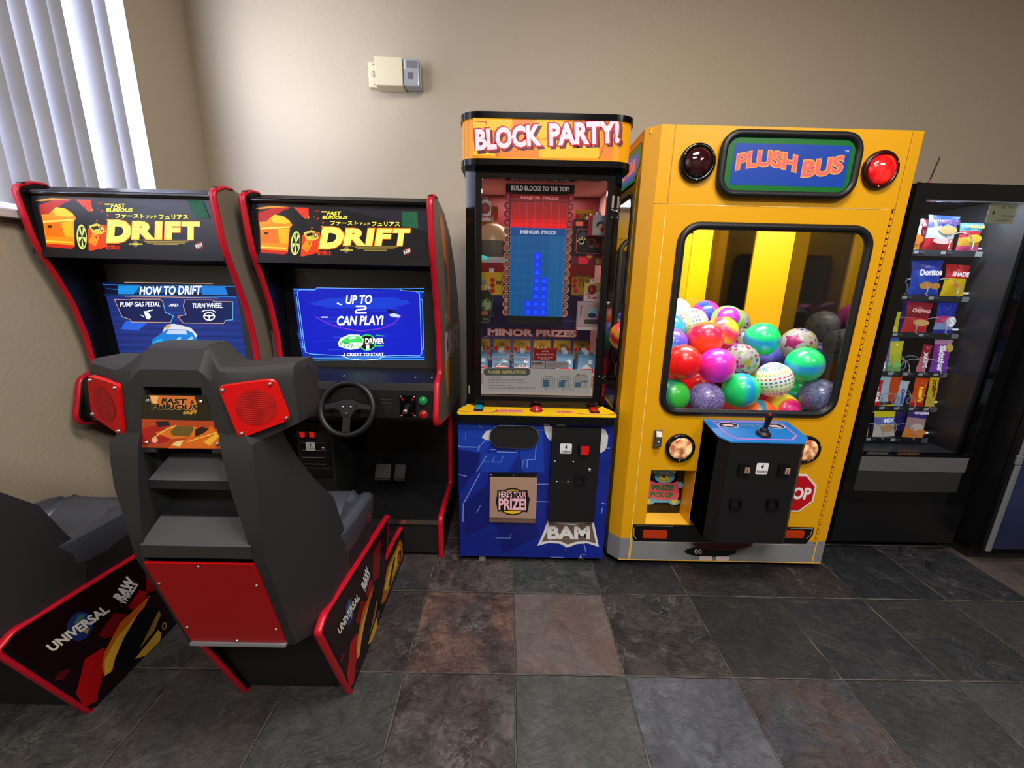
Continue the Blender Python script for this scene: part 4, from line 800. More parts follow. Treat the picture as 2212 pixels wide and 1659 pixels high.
for T, cx, cy, w_, h_, rt in (('BLOCK', 575, 378, 700, 228, -.075), ('PARTY!', 1370, 338, 735, 238, -.035)):
    wp = None
    a.text(T, cx+28, cy+26, w_+22, h_+22, E((84,10,30), .7), 1, bold=.08, rot=rt); a.text(T, cx, cy, w_+34, h_+34, E((190,10,46), .8), 2, bold=.11, rot=rt); a.text(T, cx, cy, w_, h_, E((240,208,216), .9), 3, bold=.045, rot=rt)
g.obj('lit_header', bp)
for z0, z1, o in ((2.088,2.112,.006),(1.914,1.938,.006)):
    g = G(); g.prism(stad(o), z0, z1, BLACKG, 'z', smooth=True); g.obj('header_cap', bp)
# stickers and instruction sheet behind the glass
g = G(); Y = 1.958
g.box(-.133, .402, Y, Y+.0015, .908, 1.030, M('instruction_sheet', (214,206,200), .4, em=.30))  # sheet given a faint glow of its own to look lit
a = Art(g, (0,Y,0), *FR, src=[(195,1165),(1255,1190),(1250,1425),(190,1405)], dst=[(-.128,1.028),(.398,1.028),(.398,.914),(-.128,.914)])
a.rrect(195, 1170, 662, 1245, 34, F((112,128,124)), 0); a.text('PLAYER INSTRUCTION', 428, 1209, 370, 32, E((222,190,110), .5), 1, bold=.01)
tx = F((120,112,96)); LNS = ['1. Insert coins.', '2. Press RED button to start the game.', '3. Press RED button to stop moving blocks.', '4. Build blocks to the top.', '5. Win prizes at either MINOR or MAJOR PRIZE level.']
for k, (T, w_) in enumerate(zip(LNS, (130,355,390,230,470))): a.text(T, 245+w_/2, 1263+k*29, w_, 17, tx, 1, bold=.01)
for T, x, w_ in (('Perfect',845,85), ('Got half',1003,95), ('Missed',1160,85), ('Game over',1160,135)): a.text(T, x, 1255 if T[0] != 'M' else 1238, w_, 20, F((150,140,126)), 1)
cbl = F((84,160,196))
for x0, fill in ((772,[(788,1290,850,1365)]), (930,[(945,1310,1005,1368),(965,1292,1025,1310)]), (1088,[(1102,1315,1162,1370),(1165,1297,1225,1315)])):
    for q in range(7): a.rect(x0+q*22, 1275, x0+q*22+3, 1370, F((130,130,140)), 1.1)
    for q in range(5): a.rect(x0, 1275+q*23, x0+135, 1278+q*23, F((130,130,140)), 1.1)
    for q in fill: a.rect(*q, cbl, 1.05)
for x, T in ((818,'Moving Blocks'), (990,'Lock Blocks')): a.rect(x-10, 1378, x+8, 1392, cbl, 1); a.text(T, x+65, 1387, 92, 11, tx, 1)
g.obj('instruction_sheet', dr)
g = G(); g.box(.115, .225, Y, Y+.001, 1.071, 1.128, M('red_notice', (200,16,20), .4, em=.15)); a = Art(g, (0,Y,0), *FR)
for T, z, w_ in (('GAME', 1.117, .035), ('MALFUNCTION', 1.101, .09), ('VOIDS THE', 1.086, .078), ('PLAY', 1.075, .04)): a.text(T, .170, z, w_, .0085, F((246,200,200)), 1, bold=.05)
g.obj('red_notice', dr)
g = G(); g.box(.104, .170, Y, Y+.001, 1.034, 1.068, F((225,222,216))); g.box(.176, .287, Y, Y+.001, 1.033, 1.068, F((216,206,208))); a = Art(g, (0,Y,0), *FR)
a.text('WARNING', .140, 1.058, .04, .007, bk, 1, bold=.05); a.poly([(.107,1.054),(.117,1.054),(.112,1.063)], bk, 1); a.rect(.106, 1.048, .168, 1.0495, F((180,40,40)), 1)
for k in range(4): a.rect(.182, 1.058-k*.006, .280-.01*k, 1.0595-k*.006, F((150,146,146)), 1)
g.obj('warning_label', dr)
g = G(); a = Art(g, (0,Y+.001,0), *FR)
for T, x, z, w_ in (('GAME', .0, 1.100, .07), ('MALFUNCTION', -.01, 1.074, .19), ('VOIDS PRIZE', -.0, 1.046, .16)): a.text(T, x, z, w_, .018, F((205,196,206)), 1, bold=.05)
g.obj('notice_lettering', dr)
# feet
for x, y in ((-.126,1.875), (.405,1.90), (-.126,2.56), (.405,2.56)):
    g = G(); g.prism([(x-.014,.036),(x+.016,.036),(x+.020,.012),(x+.016,.0),(x-.018,.0),(x-.016,.012)], y, y+.03, M('foot_metal', (190,180,172), .35, metal=.5), 'y'); g.obj('foot', bp)
# ---- prizes in the cabin
G.off = Vector((0,0,0)); GOLD = M('gold_key_card', (178,140,44), .35); REDD = M('red_dot', (226,24,32), .35, em=.15); HK = M('peg_hook_steel', (225,205,180), .25, metal=.9)
def card(x0, x1, z0, z1, y, label, dots, group='key number cards behind the hanging prizes'):
    o = begin(thing('key_card', label, 'card', ((x0+x1)/2, y, (z0+z1)/2), group))
    g = G(); g.prism(round_poly([(x0,z0),(x1,z0),(x1,z1),(x0,z1)], .008, 3), y, y+.002, GOLD, 'y'); a = Art(g, (0,y,0), *FR)
    cx = (x0+x1)/2; cz = (z0+z1)/2
    a.line([(cx+.03*math.cos(t), z1-.045+.026*math.sin(t)) for t in [PI*k/8 for k in range(9)]], .003, F((90,66,20)), 1); a.line([(cx-.011,z1-.06),(cx-.011,z1-.035),(cx,z1-.026),(cx+.011,z1-.035),(cx+.011,z1-.06)], .004, F((60,44,20)), 1)
    for px_, pz in dots: a.ell(px_, pz, .011, .012, REDD, 1.2)
    for px_ in (x0+.01, x1-.01): a.ell(px_, z1-.009, .003, .003, F((90,66,20)), 1)
    g.obj('printed_card', o); g = G(); g.cyl((cx, y+.05 if y < 2.3 else 2.418, z1-.045), (cx, y-(.10 if group else .012), z1-.048), .0028, HK, 8); g.obj('peg_hook', o)
    G.off = Vector((0,0,0)); return o
def pack(name, label, x0, x1, z0, z1, y, dpt, base, draw=None, group=None, cat='box', side=None, hook=True):
    o = begin(thing(name, label, cat, ((x0+x1)/2, y+dpt, z0), group))
    g = G(); g.box(x0, x1, y, y+dpt, z0, z1, base); a = Art(g, (0,y,0), *FR)
    if draw: draw(a, x0, x1, z0, z1)
    g.obj('carton', o)
    if hook: g = G(); x = (x0+x1)/2; (g.tube([(x, 2.418, z1+.012), (x, y+dpt*.5, z1+.012), (x, y-.01, z1+.02)], .0028, HK, 6) if hook is True else None); g.box(x-.012, x+.012, y+dpt*.4, y+dpt*.6, z1-.001, z1+.018, WHITE); g.obj('hang_hook', o)
    G.off = Vector((0,0,0)); return o
SB = M('sky_blue_pack', (84,130,168), .3)
def minor(a, x0, x1, z0, z1):
    w_ = x1-x0; a.rect(x0, z0, x1, z1-.012, F((100,150,186)), 0); a.poly([(x0,z0+.02),(x0+w_*.5,z0+.06),(x1,z0+.03),(x1,z0),(x0,z0)], F((190,196,200)), .5); a.rect(x0+w_*.15, z0+.012, x1-.004, z0+.034, F((196,30,34)), 1); a.text('BUILDER', x0+w_*.58, z0+.023, w_*.6, .011, F((240,220,220)), 1.5, bold=.04); a.ell(x0+w_*.75, z0+.07, .012, .012, F((200,226,240)), .8)
POS = ('leftmost', 'second from left', 'third from left', 'fourth from left, behind the red notice', 'fifth from left', 'rightmost')
for k in range(6):
    x = BC-.29+k*.1105; x0, x1 = max(x-.046, -.2), x+.046
    card(x0, x1, 1.025, 1.130, 2.24, 'gold card with red dots above the minor prizes, ' + POS[k], [(x1-.012,1.082),(x1-.012,1.055),(x0+.012,1.078)] if k else [(x1-.012,1.08),(x1-.012,1.05)])
    if k != 3:
        for q in range(3 if k > 3 else 2): pack('toy_pack', ('blue hanging toy pack, ' if q == 0 else 'blue hanging toy pack behind the front one, ') + POS[k] + ' in the minor prize row' if q < 2 else 'blue hanging toy pack at the back, ' + POS[k] + ' in the minor prize row', max(x-.044, -.2)+q*.002, x+.040, .975, 1.082, 2.075+q*.045, .030, SB, minor, 'hanging minor prize packs', hook='tab')
card(BC+.187, BC+.285, 1.70, 1.805, 2.26, 'gold card with two red dots, upper right of the game board', [(BC+.200,1.772),(BC+.200,1.748)], None)
card(BC+.183, BC+.285, 1.375, 1.480, 2.22, 'gold card with three red dots, right of the blue game board', [(BC+.198,1.450),(BC+.196,1.422),(BC+.206,1.398)], None)
card(max(-.2,BC-.335), BC-.21, 1.70, 1.80, 2.2, 'gold card with two red dots, upper left of the game board', [(BC-.222,1.768),(BC-.222,1.742)], None)
def d_yel(a, x0, x1, z0, z1): a.ell(x0+.018, z1-.05, .016, .016, F((150,150,150)), 1); a.rect(x0+.045, z1-.03, x0+.075, z1-.006, F((236,170,20)), .8); [a.ell(x0+.065, z1-.038-.026*k, .012, .012, REDD, 1.2) for k in range(3)]; a.text('KEY', x1-.02, z1-.05, .03, .018, F((60,30,60)), 1.3, bold=.05)
pack('yellow_toy_pack', 'yellow prize card with red dots, left of the blue game board', -.16, BC-.176, 1.37, 1.482, 2.13, .01, M('yellow_pack', (222,182,30), .4), d_yel, cat='card')
def d_black(a, x0, x1, z0, z1):
    a.rrect(x0+.012, z1-.030, x0+.048, z1-.010, .005, E((230,90,70), .6), 1); a.line(rr(x0+.02, z0+.055, x1-.01, z1-.045, .012, 3), .003, F((240,130,120)), 1, True)
    a.poly([(x0+.024,z1-.07),(x0+.05,z1-.055),(x0+.08,z1-.065),(x0+.07,z1-.085),(x0+.03,z1-.085)], F((70,76,96)), 1)
    h = F((244,226,160)); hx, hz = x0+.045, z0+.105
    a.ell(hx, hz, .013, .011, h, 1.2)
    for t in (.4, 1.1, 1.8, 2.5): a.line([(hx,hz), (hx+.024*math.cos(t+.4), hz+.024*math.sin(t+.4))], .007, h, 1.2)
    a.ell(x0+.095, z0+.105, .024, .022, F((150,110,116)), 1.2); a.ell(x0+.093, z0+.104, .011, .012, F((110,20,34)), 1.4); a.ell(x0+.125, z0+.095, .011, .012, F((190,50,60)), 1.2)
    a.rect(x0, z0, x1, z0+.040, F((120,30,50)), .8); a.rect(x0+.035, z0+.004, x0+.085, z0+.038, E((226,30,60), .5), 1); a.rect(x0+.07, z0+.024, x0+.105, z0+.05, F((180,30,40)), 1.2); a.text('TOY', x0+.088, z0+.037, .024, .012, F((250,210,60)), 1.5, bold=.05); a.rect(x1-.036, z0+.004, x1-.006, z0+.03, F((200,160,80)), 1)
pack('action_toy_box', 'tall black toy box with a pink outlined window, right of the game board', BC+.160, BC+.318, 1.528, 1.738, 2.12, .06, M('black_toy_carton', (40,26,36), .3), d_black)
def d_small(a, x0, x1, z0, z1):
    a.rect(x0+.014, z0, x1, z1, F((176,190,200)), .5); hr = F((16,14,24)); sk = F((236,170,130))
    a.ell(x0+.05, z0+.045, .018, .016, hr, 1); a.ell(x0+.056, z0+.036, .016, .015, sk, 1.2); a.ell(x0+.04, z0+.02, .02, .012, F((214,190,190)), 1.1); a.ell(x0+.062, z0+.025, .009, .010, F((200,30,30)), 1.3); a.line([(x0+.025,z1-.012),(x0+.045,z1-.010)], .005, F((220,160,60)), 1.2)
pack('small_toy_box', 'small red and pale blue toy box hanging in front of the tall black toy box', BC+.226, BC+.312, 1.660, 1.748, 2.045, .055, M('red_carton', (214,24,30), .3, em=.1), d_small)
def d_candy(a, x0, x1, z0, z1): a.rect(x0, z0, x1, z0+.045, F((240,214,214)), .6); a.ell((x0+x1)/2, z1-.032, .022, .024, F((120,40,30)), 1); a.poly([((x0+x1)/2-.012,z1-.04),((x0+x1)/2-.004,z1-.014),((x0+x1)/2+.008,z1-.04)], F((210,40,30)), 1.2); a.text('Super', (x0+x1)/2-.01, z0+.033, .045, .013, F((180,24,34)), 1.3, bold=.04, shear=.2); a.text('Power', (x0+x1)/2+.004, z0+.018, .05, .015, F((180,24,34)), 1.3, bold=.04, shear=.2)
pack('candy_toy_pack', 'yellow and pink blister pack hanging above the white boxed speaker', BC+.230, BC+.304, 1.352, 1.442, 2.09, .02, M('yellow_pink_pack', (238,200,120), .35), d_candy)
pack('candy_toy_pack', 'white and pink blister pack hanging over the domed toy, upper left of the prize window', -.155, BC-.238, 1.715, 1.800, 2.06, .02, M('white_pink_pack', (240,214,206), .35, em=.1), d_candy)
def d_spk(a, x0, x1, z0, z1):
    cx = (x0+x1)/2+.014; a.rrect(cx-.036, z0+.05, cx+.036, z1-.022, .022, F((214,160,110)), 1); a.poly([(cx,z0+.05),(cx+.034,z0+.06),(cx+.034,z1-.045),(cx,z1-.03)], F((216,60,150)), 1.1); a.rrect(cx-.026, z0+.058, cx+.026, z1-.026, .016, F((150,190,216)), 1.3); a.ell(cx, z0+.075, .022, .012, F((20,60,90)), 1.5); a.rrect(cx-.038, z0+.032, cx+.038, z0+.054, .008, F((70,66,70)), 1.4); a.rect(x0, z0, x1, z0+.018, F((226,206,204)), .7); a.text('Bluetooth', x0+.014, z1-.045, .05, .010, F((90,70,90)), 1, rot=-PI/2)
pack('speaker_box', 'white box with a picture of a glowing round speaker, right of the game board', BC+.206, BC+.316, 1.207, 1.349, 2.09, .05, M('white_carton', (204,180,190), .35), d_spk)
# green octagon pack
o = begin(thing('octagonal_toy_pack', 'dark eight-sided pack with a green blob design, left edge of the prize window', 'toy', (-.12, 2.10, 1.236)))
g = G(); x0, x1, z0, z1 = -.152, BC-.226, 1.236, 1.398; pp = [(x0,z0),(x1-.018,z0),(x1,z0+.11),(x1-.004,z1-.03),(x1-.022,z1),(x0,z1-.008)]; g.prism(pp, 2.10, 2.115, M('dark_green_pack', (40,44,34), .35), 'y')
a = Art(g, (0,2.10,0), *FR); a.line(pp, .003, F((110,112,80)), .5, True); a.ell(x0+.03, z1-.075, .025, .030, F((110,140,90)), 1); a.ell(x0+.03, z1-.075, .019, .023, F((150,176,120)), 1.2); a.ell(x0+.036, z1-.058, .006, .006, F((40,60,30)), 1.4); a.ell(x0+.018, z1-.09, .006, .005, F((40,60,30)), 1.4); a.ell(x0+.018, z0+.045, .02, .012, F((180,100,50)), 1); a.text('toy', x0+.025, z0+.015, .024, .01, F((200,200,170)), 1)
g.obj('carton', o); g = G(); g.tube([(-.12,2.129,1.41),(-.12,2.09,1.408)], .0028, HK, 6); g.box(-.13,-.11,2.10,2.112,1.395,1.415,WHITE); g.obj('hang_hook', o)
# domed toy
o = begin(thing('domed_toy', 'large cream and grey domed toy with a teal rim, left of the game board', 'toy', (-.16, 2.2, 1.54)))
g = G(); cx, cy_0 = -.100, 2.17; g.lathe((cx,cy_0,1.545), (0,0,1), [(.0,0),(.085,.0),(.10,.012),(.098,.05),(.094,.085)], M('grey_clear_dome', (112,104,96), .15), 32); g.lathe((cx,cy_0,1.630), (0,0,1), [(.094,0),(.086,.035),(.062,.068),(.03,.084),(0,.088)], M('cream_dome', (244,196,140), .3, em=.12), 32); g.obj('dome', o)
g = G(); g.lathe((cx,cy_0,1.532), (0,0,1), [(0,0),(.06,.0),(.088,.014),(.10,.026),(.094,.030),(0,.030)], M('white_rim', (236,236,232), .3, em=.15), 32); g.ball((-.135,2.085,1.551), .022, M('teal_lens', (90,226,214), .2, em=.5), 20, 10, (1.2,.5,.55)); g.obj('rim', o)
g = G(); g.tube([(cx,2.418,1.75),(cx,2.12,1.745)], .003, HK, 6); g.cyl((cx,2.16,1.712), (cx,2.16,1.745), .004, HK, 8); g.obj('hang_hook', o)
G.off = Vector((0,0,0))
# ------------------------------------------------------------------ yellow bus crane machine
BXL, BXR, BYF, BYB = .54, 1.657, 1.85, 2.66
bus = begin(thing('bus_crane_machine', 'yellow crane machine shaped like a school bus, full of colourful balls', 'crane game', (1.10, 1.85, 0)))
MIRR = M('smoked_mirror', (104,106,110), .06, metal=1)
g = G()
# front: header panel, window panel, lower panel around the prize opening
g.box(.59, 1.61, BYF, BYF+.018, 1.772, 2.066, YEL)
WIN = (.722, 1.526, .862, 1.686); n = 6
plate_hole(g, (.59,1.61,.80,1.768), rr(WIN[0],WIN[2],WIN[1],WIN[3],.075,n), n, BYF, BYF+.018, YEL)
g.box(.59, 1.61, BYF, BYF+.018, .556, .80, YEL); g.box(.59, .708, BYF, BYF+.018, .256, .556, YEL); g.box(.928, 1.61, BYF, BYF+.018, .256, .556, YEL); g.box(.59, 1.61, BYF, BYF+.018, .17, .256, YEL); g.box(.59, 1.61, BYF, BYF+.018, .04, .17, GREY)
fp = g.obj('front_panel', bus)
g = G()
for z0, z1, m in ((.17,2.066,YEL), (.04,.17,GREY)):
    g.prism([(.59,BYF+.0002),(.54,1.905),(.54,1.955),(.565,1.955),(.60,1.88)], z0, z1, m, 'z'); g.prism([(1.61,BYF+.0002),(1.657,BYF+.004),(1.657,1.955),(1.632,1.955),(1.61,1.88)], z0, z1, m, 'z')
    g.box(BXL, BXL+.02, 2.54, BYB, z0, z1, m); g.box(BXR-.02, BXR, 1.95, BYB, z0, z1, m); g.box(BXL, BXR, BYB-.02, BYB, z0, z1, m)
plate_hole(g, (1.955,2.54,.17,2.066), rr(1.985,.80,2.50,1.832,.06,n), n, BXL, BXL+.018, YEL, 'x'); g.box(BXL, BXL+.018, 1.955, 2.54, .04, .17, GREY)
g.box(.555, 1.645, 1.88, BYB-.02, 2.04, 2.066, YEL)
g.obj('bus_body', bus, bevel=.002)
# seams, edges and paint marks
g = G(); a = Art(g, (0,BYF,0), *FR); sm = F((176,112,10), .4); se = F((255,214,120), .4)
for q in ([(.646,2.066),(.646,1.772)], [(.60,1.770),(1.60,1.770)], [(1.606,2.06),(1.606,.05)]): a.line(q, .003, sm, .5)
a.line([(.642,1.745),(.642,.05)], .0035, se, 1); a.line([(.644,1.770),(1.588,1.770)], .0015, se, 1); a.line([(.59,.044),(1.65,.044)], .005, YEL2, 1); a.line([(.648,.05),(.648,.168)], .005, YEL2, 1.2); a.line([(1.606,.05),(1.606,.17)], .006, YEL2, 1.2)
a.line([(.655,.151),(1.60,.151)], .003, F((200,190,170)), 1)
a.ell(1.065, .100, .135, .032, F((10,8,10)), 1, 32, rot=.0); a.poly([(.955,.150),(1.28,.158),(1.27,.135),(1.20,.112),(1.08,.108),(.99,.122)], F((96,34,22)), 1.5)
for k in range(3): a.line([(.99+.02*k,.140-.008*k),(1.26-.02*k,.146-.010*k)], .0025, F((50,14,12)), 1.7)
a.rect(1.012, .047, 1.078, .072, F((226,206,204)), 1.6); a.rect(1.098, .047, 1.168, .072, F((226,206,204)), 1.6)
for x in (.990, 1.010): a.ell(x, .100, .009, .014, F((235,235,235)), 1.8, rot=.3); a.ell(x+.001, .098, .004, .007, F((10,10,10)), 2)
g.obj('paint_marks', bus)
g = G(); ch = random.Random(2)
for z in [.17+k*.0265 for k in range(60)]: g.cyl((1.597,BYF-.003,z), (1.597,BYF-.003,z+.0195), .0048, YEL if True else None, 8)
g.box(1.593, 1.601, BYF-.001, BYF, .17, 1.77, M('hinge_shadow', (70,34,6), .6)); tag(g.obj('piano_hinge', bus), kind=None)
g = G(); frame_tube(g, WIN[0]-.002, WIN[1]+.002, WIN[2]-.002, WIN[3]+.002, .077, BYF-.002, .0165, RUBBER, n=8); g.obj('window_gasket', bus)
g = G(); g.add([(WIN[0]-.01,BYF+.014,WIN[2]-.01),(WIN[1]+.01,BYF+.014,WIN[2]-.01),(WIN[1]+.01,BYF+.014,WIN[3]+.01),(WIN[0]-.01,BYF+.014,WIN[3]+.01)], [(0,1,2,3)], GLASS); g.obj('front_glass', bus)
g = G(); frame_tube(g, 1.983, 2.502, .798, 1.834, .062, BXL-.001, .011, RUBBER, 'x'); g.obj('side_gasket', bus)
g = G(); g.add([(BXL+.01,2.505,.795),(BXL+.01,1.98,.795),(BXL+.01,1.98,1.837),(BXL+.01,2.505,1.837)], [(0,1,2,3)], GLASS); g.obj('side_glass', bus)
g = G(); a = Art(g, (BXL,0,0), (0,-1,0), (0,0,1)); a.poly([(-1.925,1.945),(-1.925,2.015),(-1.945,2.030),(-2.36,2.030),(-2.40,2.01),(-2.40,1.90),(-2.36,1.875),(-2.0,1.875)], BLACKG, 0); a.poly([(-1.935,1.95),(-1.935,2.010),(-1.955,2.022),(-2.35,2.022),(-2.39,2.0),(-2.39,1.91),(-2.35,1.885),(-2.0,1.885)], E((20,130,70), .4), .6); a.poly([(-1.955,1.955),(-1.955,2.0),(-2.36,2.005),(-2.36,1.90),(-2.01,1.90)], E((20,100,190), .5), 1); a.text('PLUSH BUS', -2.17, 1.955, .34, .06, E((240,110,100), .6), 1.6, bold=.08); g.obj('side_sign', bus)
# sign
g = G(); g.prism(rr(.838,1.806,1.396,2.040,.065,8), BYF-.012, BYF, RUBBER, 'y'); frame_tube(g, .846, 1.392, 1.812, 2.036, .062, BYF-.014, .016, RUBBER, n=8)
a = Art(g, (0,BYF-.016,0), *FR, src=[(758,183),(1612,221),(1574,575),(742,569)], dst=[(.858,2.024),(1.376,2.024),(1.382,1.820),(.862,1.820)])
b = Art(g, (0,BYF-.016,0), *FR); b.rrect(.858, 1.822, 1.380, 2.026, .055, E((0,118,36), .55), 0); b.rect(.886, 1.846, 1.358, 2.000, E((6,66,168), .7), 1)
for bo, m, L_ in ((.075, E((240,160,60), .8), 2), (.03, E((242,100,96), .85), 3)):
    e = (bo-.03)*260
    a.text('PLUSH', 1030, 372, 415+e, 108+e*1.4, m, L_, bold=bo, warp=lambda t: 34*math.sin(PI*t)-14*t+4, shear=.05); a.text('BUS', 1402, 402, 262+e, 108+e*1.4, m, L_, bold=bo, warp=lambda t: 34*t*t-8, shear=.1)
a.text('TM', 1548, 298, 26, 14, E((200,200,200), .6), 3)
g.obj('lit_sign', bus)
def lamp(x, z, r, rim, lens, name, lab, dish=None):
    g = G(); g.lathe((x,BYF,z), (0,-1,0), [(r,0),(r,.012),(r*.96,.018),(r*.80,.020),(r*.78,.010)], rim, 36)
    if dish: g.lathe((x,BYF-.012,z), (0,-1,0), [(r*.79,.0),(r*.74,.008),(r*.5,.012),(r*.42,.010),(r*.30,.016),(0,.018)], lens, 36)
    else: g.lathe((x,BYF-.008,z), (0,-1,0), [(r*.79,0),(r*.72,.016),(r*.5,.026),(r*.25,.031),(0,.033)], lens, 36)
    o = g.obj(name, bus); o['label'] = lab; SCREWS(o, [(x+r*.89*math.cos(t), BYF-.019, z+r*.89*math.sin(t)) for t in (.45, PI-.45, -PI/2)], .003)
def lens_mat(nm, c1, c2, em):
    m = M(nm, c1, .12, coat=.8, spec=.8); nt = m.node_tree; b = nt.nodes['Principled BSDF']; tc = nt.nodes.new('ShaderNodeTexCoord'); n_ = nt.nodes.new('ShaderNodeTexNoise'); n_.inputs['Scale'].default_value = 22; r_ = nt.nodes.new('ShaderNodeValToRGB')
    r_.color_ramp.elements[0].position = .42; r_.color_ramp.elements[0].color = rgb(c1); r_.color_ramp.elements[1].position = .68; r_.color_ramp.elements[1].color = rgb(c2)
    nt.links.new(tc.outputs['Object'], n_.inputs['Vector']); nt.links.new(n_.outputs['Fac'], r_.inputs['Fac']); nt.links.new(r_.outputs['Color'], b.inputs['Base Color']); nt.links.new(r_.outputs['Color'], b.inputs['Emission Color']); b.inputs['Emission Strength'].default_value = em
    return m
lamp(.748, 1.927, .073, BLACKG, M('dark_maroon_lens', (44,4,12), .08, coat=1), 'warning_lamp', 'unlit dark maroon lamp')
lamp(1.500, 1.917, .073, M('maroon_rim', (46,6,10), .2), lens_mat('lit_red_lens', (190,0,6), (255,40,36), .75), 'warning_lamp', 'glowing red lamp')
lamp(.832, .679, .071, BLACKG, lens_mat('copper_headlight', (150,84,50), (255,206,150), .7), 'headlight', 'round headlight glowing copper', True)
lamp(1.440, .682, .071, BLACKG, MATS['copper_headlight'], 'headlight', 'headlight half hidden by the control box', True)
g = G(); g.box(.698, .736, BYF-.012, BYF, .682, .768, STEEL); g.prism([(1.822,.690),(1.822,.740),(1.834,.764),(1.84,.764),(1.84,.686)], .704, .732, STEEL, 'x'); g.lathe((.718,1.822,.710), (0,-1,0), [(.007,0),(.006,.002),(0,.002)], CHROME, 12); g.obj('lock_handle', bus, bevel=.002)
# prize opening
g = G(); g.box(.70, .936, BYF+.14, BYF+.15, .22, .56, BLACKM); g.prism([(.708,BYF+.001),(.716,BYF+.14),(.70,BYF+.14),(.70,BYF+.03)], .256, .556, YEL, 'z'); g.prism([(.928,BYF+.001),(.918,BYF+.13),(.938,BYF+.13),(.938,BYF+.02)], .256, .556, YEL, 'z'); g.prism([(BYF+.001,.256),(BYF+.10,.262),(BYF+.10,.235),(BYF+.02,.235)], .706, .93, YEL2, 'x'); g.box(.70, .94, BYF+.03, BYF+.14, .556, .57, YEL); g.obj('prize_chute', bus)
g = G(); g.box(.716, .918, BYF+.095, BYF+.100, .262, .54, BLACKG)
a = Art(g, (0,BYF+.095,0), *FR, src=[(420,618),(722,618),(665,1015),(378,1010)], dst=[(.738,.525),(.925,.525),(.925,.250),(.740,.250)])
tb = F((110,180,210)); ty = F((226,204,60)); tk = F((24,30,40)); tpk = F((240,96,130))
for x, y in ((470,648), (604,645)): a.ell(x, y, 34, 30, tb, 1); a.ell(x, y+3, 21, 19, ty, 1.2)
a.ell(537, 690, 84, 62, tb, 1.3); a.ell(533, 710, 40, 30, ty, 1.5); a.ell(531, 693, 14, 11, tk, 1.7); a.line([(508,715),(520,728),(540,730),(556,718)], 5, tk, 1.7)
for x in (513, 560): a.ell(x, 664, 12, 9, F((235,235,235)), 1.5); a.ell(x+2, 665, 6, 6, tk, 1.6)
a.ell(665, 762, 26, 26, tb, 1.3); a.ell(405, 745, 24, 24, tb, 1.3); a.ell(412, 900, 44, 26, tb, 1.2); a.ell(618, 902, 46, 28, tb, 1.2); a.ell(398, 898, 22, 20, ty, 1.4); a.ell(615, 895, 26, 22, ty, 1.4); a.poly([(440,860),(600,860),(620,910),(420,910)], tb, 1.1)
a.poly([(416,730),(470,745),(530,752),(600,745),(648,730),(655,855),(640,880),(560,888),(480,885),(400,865),(395,800)], tpk, 2)
a.text('PRIZE', 522, 785, 180, 48, F((60,130,50)), 3, bold=.05, rot=.0, shear=.0); a.text('PICK UP', 512, 845, 186, 40, F((60,130,50)), 3, bold=.05, rot=.04)
bear = g.obj('prize_door', bus); bear['label'] = 'black chute door with a blue cartoon bear holding a pink PRIZE PICK UP banner'
# bumper and stop sign
g = G(); g.prism([(.645,.252),(.650,.178),(.662,.157),(1.550,.160),(1.560,.18),(1.575,.215),(1.572,.254)], BYF-.004, BYF, BLACKG, 'y'); a = Art(g, (0,BYF-.004,0), *FR)
a.line([(.652,.244),(.665,.247),(.85,.247)], .0025, F((180,180,184)), 1); a.line([(.652,.235),(.655,.19),(.668,.172)], .003, F((180,180,184)), 1); a.line([(1.45,.249),(1.565,.249),(1.562,.215),(1.545,.19)], .003, F((180,180,184)), 1)
bm_ = g.obj('bumper', bus)
for x0, x1, z0, z1 in ((.700,.823,.179,.222), (1.405,1.525,.196,.236)): g = G(); g.prism(rr(x0,z0,x1,z1,.006,3), BYF-.010, BYF-.004, M('orange_reflector', (240,72,16), .3, em=.15), 'y'); g.obj('reflector', bm_)
g = G(); cx, cz = 1.436, .445; oc = lambda r_: [(cx+r_*math.cos(PI/8+k*PI/4), cz+r_*math.sin(PI/8+k*PI/4)) for k in range(8)]
g.prism(oc(.112), BYF-.002, BYF, F((225,222,222)), 'y'); a = Art(g, (0,BYF-.002,0), *FR); a.poly(oc(.102), F((186,8,24), .35), .5); a.text('STOP', cx, cz, .165, .066, F((240,236,236)), 1, bold=.04); g.obj('stop_sign', bus)
# control box
g = G(); CB = [(.93,BYF-.001),(.93,1.700),(.965,1.655),(1.278,1.655),(1.322,1.700),(1.322,BYF-.001)]
zt = lambda y: .818-(BYF-y)*.16
vs = [(x,y,.290) for x, y in CB]+[(x,y,zt(y)) for x, y in CB]; N = len(CB)
g.add(vs, [(i,(i+1)%N,N+(i+1)%N,N+i) for i in range(N)]+[tuple(range(N)), tuple(range(2*N-1,N-1,-1))], BLACKS)
g.add([vs[0],vs[1],vs[N+1],vs[N]], [(0,1,2,3)], BLACKG)
cb = g.obj('control_box', bus)
g = G(); vs = [(x+(.004 if x > 1.1 else -.004),y-(.004 if y < 1.8 else 0),zt(y)+.0) for x, y in CB]+[(x+(.004 if x > 1.1 else -.004),y-(.004 if y < 1.8 else 0),zt(y)+.006) for x, y in CB]
g.add(vs, [(i,(i+1)%N,N+(i+1)%N,N+i) for i in range(N)]+[tuple(range(N)), tuple(range(2*N-1,N-1,-1))], M('blue_plate', (30,120,200), .3))
a = Art(g, (0,BYF,zt(BYF)+.006), (1,0,0), (0,1,.16)); pp = M('purple_line', (196,120,206), .3)
a.line([(.965,-.02),(.975,-.14),(1.0,-.178),(1.24,-.178),(1.285,-.14),(1.285,-.02)], .008, pp, 1, True)
